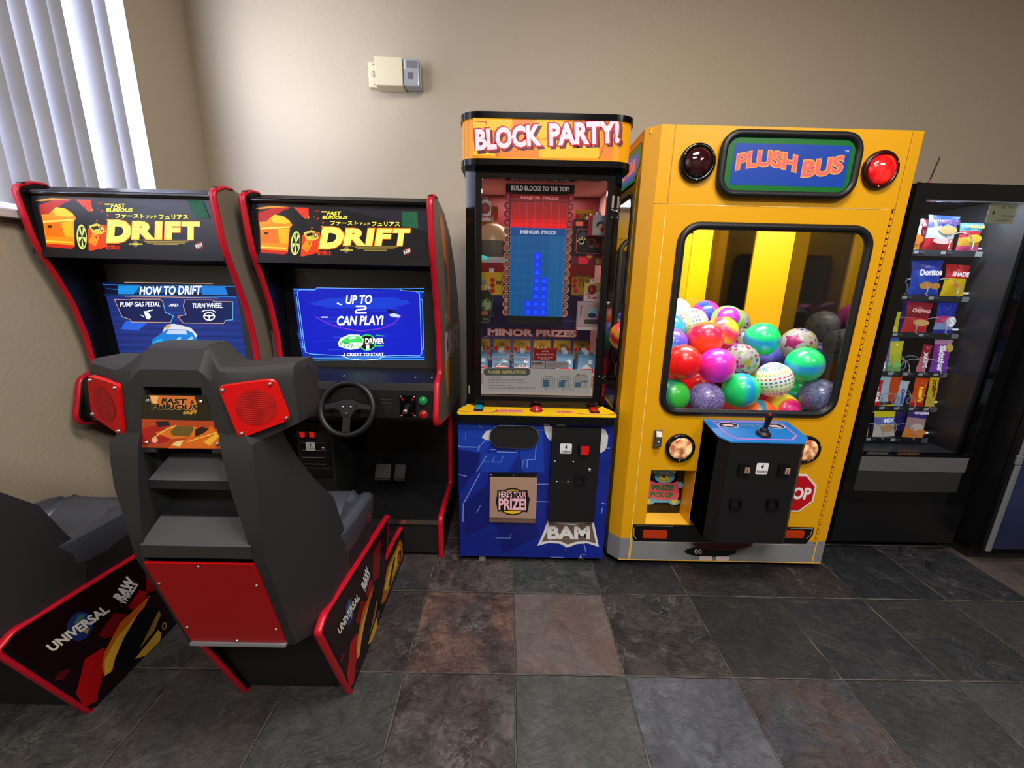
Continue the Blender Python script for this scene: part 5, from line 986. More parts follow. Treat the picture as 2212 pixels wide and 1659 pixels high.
for x in (1.02, 1.235): a.ell(x, -.055, .048, .028, F((190,200,214)), 1.2); a.ell(x, -.055, .043, .024, F((30,30,50)), 1.4); a.poly([(x-.02,-.066),(x+.03,-.070),(x+.015,-.045),(x-.03,-.05)], F((216,180,190)), 1.6)
for x in (1.092, 1.127, 1.162): a.ell(x, -.055, .014, .012, F((140,160,180)), 1.2); a.ell(x, -.055, .011, .009, F((70,110,150)), 1.4)
g.obj('control_plate', cb)
g = G(); g.lathe((1.135,1.712,.803), (.0,-.12,1), [(.030,0),(.030,.010),(.022,.016),(.016,.020),(.018,.026),(.011,.034)], RUBBER, 20); g.cyl((1.137,1.708,.835), (1.140,1.700,.895), .0085, BLACKG, 14, .0145); g.cyl((1.140,1.700,.895), (1.1402,1.6995,.900), .0145, BLACKG, 14, .012); g.cyl((1.1402,1.6995,.900), (1.1404,1.699,.905), .006, M('red_fire_button', (190,30,40), .3), 12); g.obj('joystick', cb)
a2 = []
g = G(); a = Art(g, (0,1.6549,0), *FR); a.rrect(1.093, .640, 1.146, .694, .006, F((228,228,228)), 1); a.text('4', 1.1195, .678, .011, .021, bk, 2, bold=.03); a.text('TOKENS', 1.1195, .652, .044, .012, bk, 2, bold=.02); g.obj('token_label', cb)
for x in (1.045, 1.222):
    g = G(); g.box(x-.031, x+.016, 1.645, 1.655, .636, .690, BLACKG); g.box(x-.006, x+.014, 1.641, 1.646, .648, .676, BRASS); g.box(x+.001, x+.004, 1.640, 1.6415, .650, .674, BLACKM); g.obj('coin_slot', cb, bevel=.0015)
for x in (1.030, 1.197):
    g = G(); plate_hole(g, (x-.026,x+.026,.468,.520), rr(x-.017,.477,x+.017,.511,.003,2), 2, 1.644, 1.655, BLACKG); g.obj('coin_return_cup', cb)
# interior
g = G(); g.box(.562, 1.634, 1.884, BYB-.022, .70, .72, F((90,80,60))); g.box(.562, 1.634, 1.884, BYB-.022, 2.0, 2.03, M('bus_ceiling_liner', (170,170,170), .5)); g.obj('ball_bin_floor', bus)
YI = M('inner_yellow_panel', (236,178,4), .3)
g = G(); g.box(1.632, 1.636, 1.96, 2.50, .72, 1.99, MIRR); o = g.obj('side_mirror', bus)
g = G(); g.box(.565, 1.632, BYB-.04, BYB-.021, .72, 1.99, MIRR); g.obj('back_mirror', bus)
g = G(); g.box(1.085, 1.205, BYB-.056, BYB-.041, .72, 1.99, YI); g.box(.70, 1.086, BYB-.050, BYB-.041, 1.74, 1.99, YI); frame_tube(g, .66, 1.030, .9, 1.70, .08, BYB-.05, .014, RUBBER, n=8); g.box(1.045,1.086,BYB-.050,BYB-.041,.72,1.75,M('inner_yellow_edge', (226,164,10), .3)); g.box(.70,1.086,BYB-.054,BYB-.050,1.770,1.778,MATS['inner_yellow_edge']); g.obj('window_post', bus)
g = G(); g.prism([(1.47,BYB-.05),(1.631,2.50),(1.631,BYB-.041),(1.47,BYB-.041)], .72, 1.99, YI, 'z'); g.obj('corner_post', bus)
for x, y in ((.66,1.95),(1.56,1.95),(.66,2.56),(1.56,2.56)):
    g = G(); g.cyl((x,y,.0), (x,y,.04), .025, RUBBER, 16); g.obj('foot', bus)
g = G(); pts = []
for k in range(220):
    t = k/219; an = t*2*PI*24; pts.append((.585+.010*math.cos(an), 2.14+.010*math.sin(an), 1.60-t*.62))
g.tube(pts, .0018, M('grey_cable', (120,116,116), .35, metal=.5), 5); g.obj('coiled_cable', bus)
G.off = Vector((0,0,0))
# ---- balls
def band_mat(name, stops, interp='LINEAR', em=.12, dash=0, noise=0):
    m = M(name, (200,200,200), .3, coat=.2); nt = m.node_tree; b = nt.nodes['Principled BSDF']; L = nt.links.new
    tc = nt.nodes.new('ShaderNodeTexCoord'); sp = nt.nodes.new('ShaderNodeSeparateXYZ'); L(tc.outputs['Object'], sp.inputs[0])
    mp = nt.nodes.new('ShaderNodeMapRange'); mp.inputs[1].default_value = -.086; mp.inputs[2].default_value = .086
    src = sp.outputs[2]
    if noise:
        nz = nt.nodes.new('ShaderNodeTexNoise'); nz.inputs['Scale'].default_value = 12; L(tc.outputs['Object'], nz.inputs['Vector'])
        mm = nt.nodes.new('ShaderNodeMath'); mm.operation = 'MULTIPLY_ADD'; L(nz.outputs['Fac'], mm.inputs[0]); mm.inputs[1].default_value = noise; L(sp.outputs[2], mm.inputs[2]); src = mm.outputs[0]
    L(src, mp.inputs[0]); r = nt.nodes.new('ShaderNodeValToRGB'); r.color_ramp.interpolation = interp
    while len(r.color_ramp.elements) > 1: r.color_ramp.elements.remove(r.color_ramp.elements[-1])
    r.color_ramp.elements[0].position = stops[0][0]; r.color_ramp.elements[0].color = rgb(stops[0][1])
    for p_, c_ in stops[1:]: e = r.color_ramp.elements.new(p_); e.color = rgb(c_)
    L(mp.outputs[0], r.inputs[0]); out = r.outputs[0]
    if dash:
        at = nt.nodes.new('ShaderNodeMath'); at.operation = 'ARCTAN2'; L(sp.outputs[0], at.inputs[0]); L(sp.outputs[1], at.inputs[1])
        m1 = nt.nodes.new('ShaderNodeMath'); m1.operation = 'MULTIPLY'; L(at.outputs[0], m1.inputs[0]); m1.inputs[1].default_value = dash
        m2 = nt.nodes.new('ShaderNodeMath'); m2.operation = 'SINE'; L(m1.outputs[0], m2.inputs[0]); m3 = nt.nodes.new('ShaderNodeMath'); m3.operation = 'GREATER_THAN'; L(m2.outputs[0], m3.inputs[0]); m3.inputs[1].default_value = .1
        mx = nt.nodes.new('ShaderNodeMix'); mx.data_type = 'RGBA'; L(m3.outputs[0], mx.inputs[0]); L(out, mx.inputs[6]); mx.inputs[7].default_value = rgb((232,236,214)); out = mx.outputs[2]
    L(out, b.inputs['Base Color']); L(out, b.inputs['Emission Color']); b.inputs['Emission Strength'].default_value = em  # slight self-glow added so the ball colours look bright
    return m
def crackle(name, c1, c2):
    m = M(name, c1, .3, coat=.3); nt = m.node_tree; b = nt.nodes['Principled BSDF']; L = nt.links.new; tc = nt.nodes.new('ShaderNodeTexCoord')
    n1 = nt.nodes.new('ShaderNodeTexNoise'); n1.inputs['Scale'].default_value = 30; n1.inputs['Detail'].default_value = 2; n1.inputs['Distortion'].default_value = 3.5; L(tc.outputs['Object'], n1.inputs['Vector'])
    s1 = nt.nodes.new('ShaderNodeMath'); s1.operation = 'SUBTRACT'; L(n1.outputs['Fac'], s1.inputs[0]); s1.inputs[1].default_value = .5; s2 = nt.nodes.new('ShaderNodeMath'); s2.operation = 'ABSOLUTE'; L(s1.outputs[0], s2.inputs[0])
    r = nt.nodes.new('ShaderNodeValToRGB'); r.color_ramp.elements[0].position = .0; r.color_ramp.elements[0].color = rgb(c2); r.color_ramp.elements[1].position = .11; r.color_ramp.elements[1].color = rgb(c1)
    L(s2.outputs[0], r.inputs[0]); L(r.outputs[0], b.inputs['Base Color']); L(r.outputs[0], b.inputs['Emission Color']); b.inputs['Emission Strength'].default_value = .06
    return m
Wt = (236,238,222)
def dots_stops():
    cs = [Wt,(60,110,200),Wt,(220,60,130),Wt,(190,220,110),(210,226,120),Wt,(90,170,110),Wt,(60,110,200),Wt,(220,60,130),Wt,(170,200,110),(206,222,110),Wt,(90,160,110),(60,110,200),Wt]
    return [(i/20, c) for i, c in enumerate(cs)]
BM = {'dots': lambda: band_mat('ball_dotted', dots_stops(), 'CONSTANT', dash=26), 'dots2': lambda: band_mat('ball_dotted', dots_stops(), 'CONSTANT', dash=26),
 'pale': lambda: band_mat('ball_pale_aqua', [(0,(120,200,190)),(.5,(216,236,224)),(.75,(150,214,206)),(1,(220,240,230))]),
 'teal': lambda: band_mat('ball_teal', [(0,(0,190,110)),(.5,(30,190,190)),(1,(20,120,210))]), 'teal2': lambda: band_mat('ball_teal_blue', [(0,(0,200,150)),(.45,(60,210,220)),(.7,(40,90,220)),(1,(120,60,180))]),
 'bluepink': lambda: band_mat('ball_blue_pink', [(0,(220,30,130)),(.35,(230,40,140)),(.45,(30,70,200)),(.7,(30,90,220)),(.8,(220,40,150)),(1,(230,60,150))], noise=.01),
 'pinkblue': lambda: band_mat('ball_pink_green_blue', [(0,(40,50,170)),(.28,(50,60,190)),(.33,(230,20,120)),(.60,(240,30,120)),(.64,(130,220,90)),(.84,(140,226,100)),(.88,(160,40,170)),(1,(150,30,160))], 'LINEAR'),
 'swirl': lambda: band_mat('ball_yellow_pink', [(0,(250,190,20)),(.25,(255,220,40)),(.4,(240,30,100)),(.52,(250,60,90)),(.62,(255,210,40)),(.78,(250,80,60)),(.9,(240,40,110)),(1,(255,190,40))], noise=.02),
 'orange': lambda: band_mat('ball_orange_pink', [(0,(250,100,20)),(.25,(250,70,30)),(.45,(240,20,80)),(.7,(246,30,60)),(.85,(255,110,10)),(1,(255,120,10))]), 'red': lambda: band_mat('ball_red', [(0,(250,60,10)),(.3,(245,20,20)),(.7,(236,10,30)),(1,(240,40,20))]),
 'magenta': lambda: band_mat('ball_magenta', [(0,(230,30,140)),(.3,(226,40,180)),(.6,(200,40,200)),(.8,(230,60,150)),(1,(214,40,200))]), 'green': lambda: band_mat('ball_green_blue', [(0,(10,200,90)),(.35,(20,210,110)),(.5,(20,160,190)),(.62,(20,140,210)),(.75,(0,210,120)),(1,(10,200,100))], noise=.01),
 'crackle': lambda: crackle('ball_purple_crackle', (84,66,130), (150,140,196)), 'crackleblue': lambda: crackle('ball_blue_crackle', (70,80,190), (130,130,230)), 'cracklegrey': lambda: crackle('ball_slate_crackle', (64,74,116), (120,130,170)), 'purple': lambda: crackle('ball_dark_purple_crackle', (70,50,110), (110,90,150)),
 'darkgreen': lambda: band_mat('ball_dark_green', [(0,(20,90,90)),(.5,(16,110,80)),(.82,(20,130,90)),(.90,(60,190,60)),(1,(50,190,60))], em=.04), 'target': lambda: band_mat('ball_target', [(0,(230,60,40)),(.30,(240,90,30)),(.55,(246,130,20)),(.62,(240,226,60)),(.78,(244,230,70)),(.83,(240,100,40)),(.89,(220,10,120)),(.95,(200,10,120)),(.975,(240,60,150)),(1,(210,10,120))]),
 'orangeteal': lambda: band_mat('ball_orange_teal', [(0,(240,80,20)),(.4,(244,100,30)),(.5,(20,110,130)),(.62,(20,110,130)),(.7,(240,90,30)),(1,(240,80,20))]), 'maroon': lambda: band_mat('ball_maroon', [(0,(150,10,60)),(.5,(190,20,90)),(1,(140,10,60))], em=.04)}
BM['red2'] = BM['red']; BM['red3'] = BM['red']; BM['orange2'] = BM['orange']; BM['magenta2'] = BM['magenta']; BM['green2'] = BM['green']; BM['green3'] = BM['green']
BALLS = [
((1.0336,2.3495,1.2282),'dots',(.4,1.25,.3),'white ball with dotted rings and a blue centre, at the back left'), ((1.0015,2.5132,1.2761),'pale',(.3,.2,0),'pale aqua ball against the back left of the bus window'), ((0.8782,2.2772,1.2005),'teal',(0,.3,0),'teal ball at the left window edge, below the pale aqua ball'),
((1.1791,2.5132,1.2669),'bluepink',(.2,1.0,.2),'blue and pink ball peeking out behind the dotted ball'), ((1.2283,2.3480,1.2479),'pinkblue',(1.1,.5,-.6),'pink, green and blue striped ball at the back, by the yellow post'), ((1.3639,2.5078,1.2209),'stars',(0,0,0),'small-looking white star ball at the back, below the yellow post'),
((1.1362,2.2100,1.1976),'swirl',(.6,.5,0),'yellow and pink swirled ball above the orange one'), ((1.0041,2.0995,1.1768),'orange',(-.5,.2,0),'orange and hot pink ball left of centre, under the yellow swirled ball'), ((0.8359,2.1193,1.1387),'teal2',(.2,.4,0),'teal and blue ball at the left edge, above the plain red ball'),
((0.8426,1.9568,1.0780),'red',(.3,.2,0),'plain bright red ball at the left edge of the window'), ((1.0148,1.9705,1.0613),'magenta',(.2,1.4,0),'magenta ball beside the plain bright red one'), ((1.1891,2.0732,1.0709),'stars',(0,0,.7),'white ball with small coloured stars in the middle, right of the magenta ball'),
((1.3428,2.3687,1.1193),'stars',(.5,0,.2),'white and pink star ball half hidden behind the upper green ball'), ((1.3143,2.1345,1.1744),'green',(.3,-.1,0),'green and blue ball, highest in the middle of the window'), ((1.5153,2.1406,1.1509),'bigstar',(0,0,0),'white ball with one large pink star, upper right of the pile'),
((1.5015,2.3381,1.0551),'crackleblue',(0,0,0),'violet blue crackle ball between the star balls and big green one'), ((1.4641,1.9954,1.0707),'green2',(.2,-.2,0),'large green and blue ball at the right side of the pile'), ((1.5412,1.9568,0.9205),'cracklegrey',(0,0,.5),'slate blue crackle ball in the lower right corner of the window'),
((1.3090,1.9721,0.9965),'dots2',(-.1,-.3,0),'white ball with tilted dotted stripes, lower middle right'), ((1.1446,1.9568,0.9431),'green3',(.2,1.5,.2),'green and blue ball with upright stripes, bottom middle'), ((0.9788,1.9568,0.8921),'crackle',(0,0,0),'purple crackle ball in the bottom row, left of the upright striped one'),
((0.8061,1.9568,0.9084),'darkgreen',(1.3,0,.35),'dark green ball with a light green spot, lower left corner'), ((1.4133,2.0243,0.8256),'target',(1.45,0,.1),'pink, yellow and orange target patterned ball at the bottom right'), ((0.9415,2.1117,0.8088),'red2',(0,0,0),'red ball just showing at the bottom between the dark green and purple ones'),
((1.0478,2.2136,0.9007),'red3',(0,0,0),'red ball in shadow beneath the magenta ball'), ((1.1869,2.1167,0.8088),'orange2',(.4,0,0),'orange red ball at the bottom between the purple and upright striped ones'), ((1.2543,1.9568,0.8088),'orangeteal',(.3,1.4,0),'orange ball with a teal band behind the joystick at the bottom'),
((1.3785,2.1902,0.8637),'maroon',(0,0,0),'dark maroon pink ball behind the tilted striped ball'), ((1.4140,2.5132,1.0548),'purple',(0,0,0),'dark purple ball behind, under the yellow corner post'), ((1.2253,2.2482,1.0532),'magenta2',(0,0,0),'small glimpse of a magenta ball behind the middle star ball'),
((0.6900,2.3000,0.9600),'magenta',(.3,1.2,0),'magenta ball seen through the side window beside the prize game'), ((0.6900,2.5000,1.1300),'swirl',(.4,.4,0),'yellow and pink ball behind the coiled cable in the side window'), ((1.5412,2.1311,0.8736),'green',(0,0,0),'green ball in shadow behind the slate blue crackle ball'), ((0.8670,2.2300,0.9900),'swirl',(.3,0,0),'yellow and pink ball in the gap behind the red and magenta balls'),
((0.7075,2.0819,0.8335),'red',(.1,.3,0),'orange red ball low in the side window')]
def star_on(g, d, size, mat, r=.0866, rot=0, n=5):
    d = Vector(d).normalized(); up = Vector((0,0,1)) if abs(d.z) < .9 else Vector((1,0,0)); a_ = d.cross(up).normalized(); b_ = a_.cross(d); vs = [d*r]; S = 5 if size > .3 else 1
    for j in range(1, S+1):
        for k in range(2*n):
            t = rot+PI*k/n; q = size*j/S*(1 if k % 2 == 0 else .5); vs.append((d*1+(a_*math.cos(t)+b_*math.sin(t))*q).normalized()*r)
    g.add(vs, [(0, 1+k, 1+(k+1) % (2*n)) for k in range(2*n)] + [(1+j*2*n+k, 1+j*2*n+(k+1) % (2*n), 1+(j+1)*2*n+(k+1) % (2*n), 1+(j+1)*2*n+k) for j in range(S-1) for k in range(2*n)], mat, True)
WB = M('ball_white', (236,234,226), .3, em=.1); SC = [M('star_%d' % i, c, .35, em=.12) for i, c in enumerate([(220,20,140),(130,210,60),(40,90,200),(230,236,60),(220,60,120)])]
for i, (c, kind, rt, lab) in enumerate(BALLS):
    g = G(); big = kind == 'bigstar'
    if kind in ('stars', 'bigstar'):
        g.ball((0,0,0), .0855, WB, 28, 18); r = random.Random(i+11); pts = []
        if big: star_on(g, (-.78,-.58,.28), .70, SC[0], rot=.5); pts.append(Vector((-.78,-.58,.28)).normalized()); star_on(g, (-.05,-.97,-.05), .24, SC[1], rot=.9); pts.append(Vector((-.05,-.97,-.05)).normalized()); star_on(g, (-.65,-.6,-.5), .26, MATS['star_3'], rot=.2); pts.append(Vector((-.65,-.6,-.5)).normalized())
        elif i == 11: star_on(g, (-.15,-.98,.05), .26, MATS['star_3'], rot=.3); pts.append(Vector((-.15,-.98,.05)).normalized()); star_on(g, (.35,-.92,-.12), .22, SC[1], rot=.8); pts.append(Vector((.35,-.92,-.12)).normalized()); star_on(g, (-.2,-.75,-.65), .34, SC[4], rot=.2); pts.append(Vector((-.2,-.75,-.65)).normalized())
        for _ in range(420):
            d = Vector((r.gauss(0,1), r.gauss(0,1), r.gauss(0,1))).normalized(); s_ = r.choice((.07,.1,.14,.17))
            if all((d-q).length > (.72 if big and j == 0 else .30) for j, q in enumerate(pts[:3])) and all((d-q).length > .24 for q in pts[3:]): star_on(g, d, s_, r.choice(SC), rot=r.random()*2); pts.append(d)
        rt = (0,0,0) if i in (11, 14) else rt
    else: g.ball((0,0,0), .086, BM[kind](), 32, 20)
    o = g.obj('play_ball'); o.location = c; o.rotation_euler = rt; tag(o, lab, 'ball', 'colourful play balls heaped inside the bus window')
for o in bpy.data.objects:
    if o.name.startswith('play_ball'): pass
# ------------------------------------------------------------------ snack vending machine
VY = 2.02
vm = begin(thing('snack_vending_machine', 'black snack vending machine with a lit glass front, right of the yellow bus', 'vending machine', (2.18, VY, 0)))
x0, x1 = 1.83, 2.525
g = G(); g.box(x0, x0+.03, VY+.04, 2.85, .06, 1.915, BLACK); g.box(x1-.03, x1, VY+.04, 2.85, .06, 1.915, BLACK); g.box(x0, x1, 2.83, 2.85, .06, 1.915, BLACKM); g.box(x0, x1, VY+.04, 2.85, 1.885, 1.915, BLACK); g.box(x0, x1, VY+.06, 2.85, .06, .58, BLACKM); g.box(x0+.02, x1-.02, VY+.08, 2.8, .0, .06, BLACKM); g.obj('cabinet', vm)
g = G(); plate_hole(g, (x0,x1,.30,1.915), rr(1.885,.585,2.462,1.842,.012,3), 3, VY, VY+.045, BLACKG); g.box(x0, x1, VY+.0, VY+.045, .06, .30, BLACK); fr_ = g.obj('door', vm, bevel=.004)
g = G(); g.add([(1.88,VY+.014,.58),(2.465,VY+.014,.58),(2.465,VY+.014,1.845),(1.88,VY+.014,1.845)], [(0,1,2,3)], glass('vend_glass', (240,244,248), .02)); g.obj('glass', fr_)
g = G(); g.box(1.885, 2.46, VY-.004, VY, .495, .580, M('grey_strip', (92,90,92), .4)); g.box(1.885, 2.45, VY-.002, VY, .375, .492, M('dark_hatch', (38,40,40), .5)); g.box(1.885, 2.462, VY-.006, VY+.0, .582, .592, BLACKG); g.obj('delivery_hatch', fr_)
g = G(); g.box(1.885, 2.462, VY-.002, VY, 1.838, 1.843, SILVER); g.obj('top_trim', fr_)
# inside
INN = M('vend_inner_grey', (52,54,58), .35); INK = M('vend_inner_black', (16,16,18), .5)
g = G(); g.box(1.862, 1.868, VY+.05, 2.80, .58, 1.88, INK); g.box(2.440, 2.470, VY+.05, 2.80, .58, 1.88, INN); g.box(1.868, 2.44, 2.60, 2.61, .58, 1.88, INK); g.box(1.868, 2.44, VY+.05, 2.6, .575, .585, M('vend_floor', (60,62,66), .3)); g.obj('liner', vm)
g = G(); g.box(2.12, 2.40, VY+.055, VY+.075, 1.862, 1.872, M('led_strip', (240,244,255), .3, em=9)); g.obj('led_strip', vm)
SH = (1.632, 1.406, 1.212, .998, .800, .614)
for k, z in enumerate(SH):
    g = G(); g.box(1.87, 2.385, 2.19, 2.58, z-.004, z, INK); g.box(1.87, 2.385, 2.186, 2.192, z-.020, z+.010, M('tray_edge', (46,48,54), .3)); g.box(2.36, 2.395, 2.184, 2.20, z-.018, z+.006, M('tray_clip', (150,152,158), .3))
    tr = g.obj('tray', vm)
    n_ = 3 if k in (0,1,2,5) else 5
    for j in range(n_+1 if n_ == 5 else n_):
        x = 1.915+j*(.42/n_)
        g = G(); g.box(x-.012, x+.012, 2.1835, 2.186, z-.010, z+.004, M('price_tab', (200,204,212), .4, em=.25)); g.box(x+.018, x+.040, 2.1835, 2.186, z-.008, z+.002, M('price_tab_dim', (110,112,120), .4, em=.1)); g.obj('price_tab', tr)
COILM = M('coil_wire', (225,225,230), .25, metal=.7, em=.15)
def coil(x, z, r):
    g = G(); pts = []
    for k in range(70):
        t = k/69; an = -.9+t*2*PI*3.2; pts.append((x+r*math.cos(an), 2.168+t*.36, z+r+.004+r*math.sin(an)))
    pts.insert(0, (x+r*.9, 2.165, z+.006)); g.tube(pts, .0022, COILM, 6); g.obj('spiral_coil', vm)
for z, xs, r in ((SH[0],(1.985,2.165,2.285),.047),(SH[1],(1.94,2.115,2.275),.047),(SH[2],(1.94,2.115,2.275),.042),(SH[3],(1.965,2.05,2.14,2.225,2.315),.036),(SH[4],(1.965,2.05,2.135,2.225,2.31),.036),(SH[5],(1.94,2.085,2.265),.040)):
    for x in xs: coil(x, z, r)
# keypad-side note, lettering and dots
g = G(); g.box(2.205, 2.335, VY+.018, VY+.0195, 1.752, 1.838, M('yellow_note', (196,192,150), .6, em=.15)); a = Art(g, (0,VY+.018,0), *FR)
a.text('USE TAP', 2.285, 1.822, .07, .010, F((110,110,90)), 1); a.rect(2.225, 1.79, 2.235, 1.806, F((60,60,60)), 1); a.text('NO CASH', 2.30, 1.785, .06, .010, F((120,118,96)), 1); a.line([(2.25,1.765),(2.31,1.768)], .003, F((120,118,96)), 1); g.obj('paper_note', vm)
g = G(); a = Art(g, (2.4399,0,0), (0,-1,0), (0,0,1))
for z in SH: g.box(2.395, 2.44, 2.235, 2.240, z+.020, z+.030, M('shelf_marker', (230,232,236), .4, em=.8))
g.obj('shelf_markers', vm)
# ---- snack bags
G.off = Vector((0,0,0))
def bag(label, xa, xb, za, zb, cols, texts=(), y=2.212, tilt=0, zip_=True, gr='snack packets in the vending spirals', name='snack_bag', wav=.014, blobs=()):
    """pillow pack: crimped ends, bulging middle; cols = list of (fraction from top, colour)"""
    xa, xb, zb = 1.03*xa-.004, 1.03*xb-.004, za+(zb-za)*1.03
    w_, h = xb-xa, zb-za; g = G(); NX, NZ = 8, 14; mats = [M('foil_%d_%d_%d' % c, c, .28, em=.40, coat=.3) for _, c in cols]  # foil colours glow to make up for weaker light inside the machine
    def P(i, j, s):
        u, v = i/NX, j/NZ; b = math.sin(PI*min(1, max(0, (v-.06)/.88)))**.5 if .06 < v < .94 else 0; e = math.sin(PI*u)**.6 if 0 < u < 1 else 0
        pinch = 1-.13*math.sin(PI*v)**.7
        x = (u-.5)*w_*pinch + (0 if s else 0); yy = -s*(.022*w_/.15*b*e+.001) + wav*math.sin(u*9+v*7)*e*b*.5
        return (x, yy, v*h)
    for s in (1, -1):
        vs = [P(i, j, s) for j in range(NZ+1) for i in range(NX+1)]
        for j in range(NZ):
            fr = 1-(j+.5)/NZ; m = mats[0]
            for (f_, _), mm in zip(cols, mats):
                if fr >= f_: m = mm
            for i in range(NX):
                q = j*(NX+1)+i; g.add([vs[q],vs[q+1],vs[q+NX+2],vs[q+NX+1]], [(0,1,2,3)], m, True)
    o = begin(thing(name, label, 'snack', ((xa+xb)/2, y, za), gr)); G.off = Vector((0,0,0))
    me = g.obj('packet', o)
    if texts or blobs:
        g = G(); a = Art(g, (0,-.024*w_/.15-.0006,0), *FR)
        for (bx_, bz, rx, rz, c) in blobs: a.ell(bx_*w_, bz*h, rx*w_, rz*h, M('foil_%d_%d_%d' % c, c, .28, em=.40, coat=.3))
        for (t, tx_, tz, tw, th, c, rot) in texts: a.text(t, tx_*w_, tz*h, tw*w_*.84 if not rot else tw*h, th*h if not rot else th*w_, E(c, .7), None, bold=.05, rot=rot)
        g.obj('print', o)
    o.rotation_euler = (-.08, tilt, 0)
    return o
Wh = (240,240,245)
T1 = SH[0]+.003
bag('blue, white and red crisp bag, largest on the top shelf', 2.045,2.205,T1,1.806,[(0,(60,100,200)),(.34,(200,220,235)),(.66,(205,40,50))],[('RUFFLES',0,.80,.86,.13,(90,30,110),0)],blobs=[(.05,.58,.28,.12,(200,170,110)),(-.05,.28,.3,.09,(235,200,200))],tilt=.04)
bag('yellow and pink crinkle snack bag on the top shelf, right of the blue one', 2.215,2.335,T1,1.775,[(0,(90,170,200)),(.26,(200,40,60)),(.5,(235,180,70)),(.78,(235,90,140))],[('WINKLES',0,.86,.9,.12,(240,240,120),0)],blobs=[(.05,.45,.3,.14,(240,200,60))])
bag('orange and white snack bag at the top left, half hidden by the bus', 1.95,2.035,T1,1.79,[(0,(90,90,150)),(.2,(225,225,200)),(.5,(235,160,60))],blobs=[(.1,.35,.4,.14,(230,120,30))])
bag('plain red snack bag standing behind the top shelf bags', 2.12,2.225,T1,1.80,[(0,(190,30,50))],y=2.31)
T2 = SH[1]+.003
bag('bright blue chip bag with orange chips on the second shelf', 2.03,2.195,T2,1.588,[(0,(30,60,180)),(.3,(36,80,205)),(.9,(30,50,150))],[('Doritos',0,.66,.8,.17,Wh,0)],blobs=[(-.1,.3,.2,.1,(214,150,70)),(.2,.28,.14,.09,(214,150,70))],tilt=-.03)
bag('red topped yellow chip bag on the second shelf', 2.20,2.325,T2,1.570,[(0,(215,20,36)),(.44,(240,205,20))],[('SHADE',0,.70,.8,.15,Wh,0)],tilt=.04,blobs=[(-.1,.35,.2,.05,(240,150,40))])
bag('dark blue chip bag standing behind the others on the second shelf', 1.955,2.06,T2,1.600,[(0,(36,60,170))],y=2.30)
T3 = SH[2]+.003
bag('yellow wedge-shaped snack bag, third shelf, beside the bus', 1.96,2.035,T3,1.325,[(0,(225,220,40)),(.7,(240,235,60))])
bag('dark red snack bag on the third shelf', 2.045,2.185,T3,1.375,[(0,(170,30,50)),(.25,(150,24,40)),(.5,(215,50,50))],[('CHIPPAS',-.05,.72,.8,.12,(245,180,180),0)],tilt=.06,blobs=[(.05,.35,.3,.1,(240,190,120))])
bag('blue, pink and white snack bag at the right of the third shelf', 2.215,2.322,T3,1.375,[(0,(26,56,190)),(.42,(225,60,130)),(.62,(150,170,230)),(.85,(36,56,180))],[('S',.2,.4,.3,.3,Wh,0)],blobs=[(.15,.4,.25,.16,(225,225,240))])
bag('dark blue snack bag standing behind on the third shelf', 2.12,2.24,T3,1.385,[(0,(24,34,130))],y=2.31)
T4 = SH[3]+.003
bag('pink and white candy pack, fourth shelf, beside the bus', 1.955,2.02,T4,1.115,[(0,(215,40,80)),(.5,(200,200,210))],[('CUPS',0,.5,.7,.4,Wh,-1.4)],name='candy_pack')
bag('yellow green sour candy pack on the fourth shelf', 2.03,2.10,T4,1.165,[(0,(230,225,50)),(.45,(200,215,60)),(.8,(120,190,90))],name='candy_pack',tilt=-.05,blobs=[(0,.25,.35,.1,(150,220,120))])
bag('blue striped candy pack on the fourth shelf, behind the yellow green one', 2.01,2.15,T4,1.198,[(0,(60,120,220)),(.5,(70,130,220))],y=2.30,name='candy_pack')
bag('thin pink and white candy bar pack in the middle of the fourth shelf', 2.185,2.235,T4,1.150,[(0,(180,30,60)),(.4,(225,120,140))],[('XOX',0,.45,.6,.5,Wh,-1.4)],name='candy_pack',tilt=.1)
bag('purple candy bag at the right of the fourth shelf', 2.255,2.352,T4,1.178,[(0,(210,150,190)),(.15,(150,50,170)),(.55,(140,60,190))],[('Skittles',-.12,.45,.75,.34,Wh,-1.5)],name='candy_pack',blobs=[(.2,.75,.22,.12,(240,200,100))])
T5 = SH[4]+.003
bag('red wafer bar packet, fifth shelf, beside the bus', 1.965,2.035,T5,.945,[(0,(215,20,30))],[('KitKat',0,.5,.7,.4,Wh,-1.3)],name='candy_bar')
bag('blue and white candy bar standing at the back of the fifth shelf', 2.04,2.16,T5,.992,[(0,(40,130,220)),(.2,(190,215,235))],y=2.30,name='candy_bar')
bag('silver white candy bar leaning on the fifth shelf', 2.115,2.165,T5,.945,[(0,(200,215,230)),(.6,(150,180,215))],[('Oreo',0,.4,.6,.4,(40,60,140),-1.4)],name='candy_bar',tilt=.1)
bag("orange candy bar with yellow lettering in front on the fifth shelf", 2.20,2.275,T5,.962,[(0,(235,80,20)),(.5,(240,90,20)),(.85,(200,30,20))],[("Reese's",0,.45,.5,.4,(250,210,40),-1.5)],name='candy_bar',tilt=.04)
bag('narrow yellow candy bag at the right of the fifth shelf', 2.285,2.338,T5,.990,[(0,(240,200,30)),(.7,(235,190,30))],[('m&m',0,.55,.5,.55,(90,50,20),-1.5)],name='candy_bar')
bag('orange candy bar standing at the back of the fifth shelf', 2.15,2.23,T5,.985,[(0,(220,80,20))],y=2.31,name='candy_bar')
T6 = SH[5]+.003
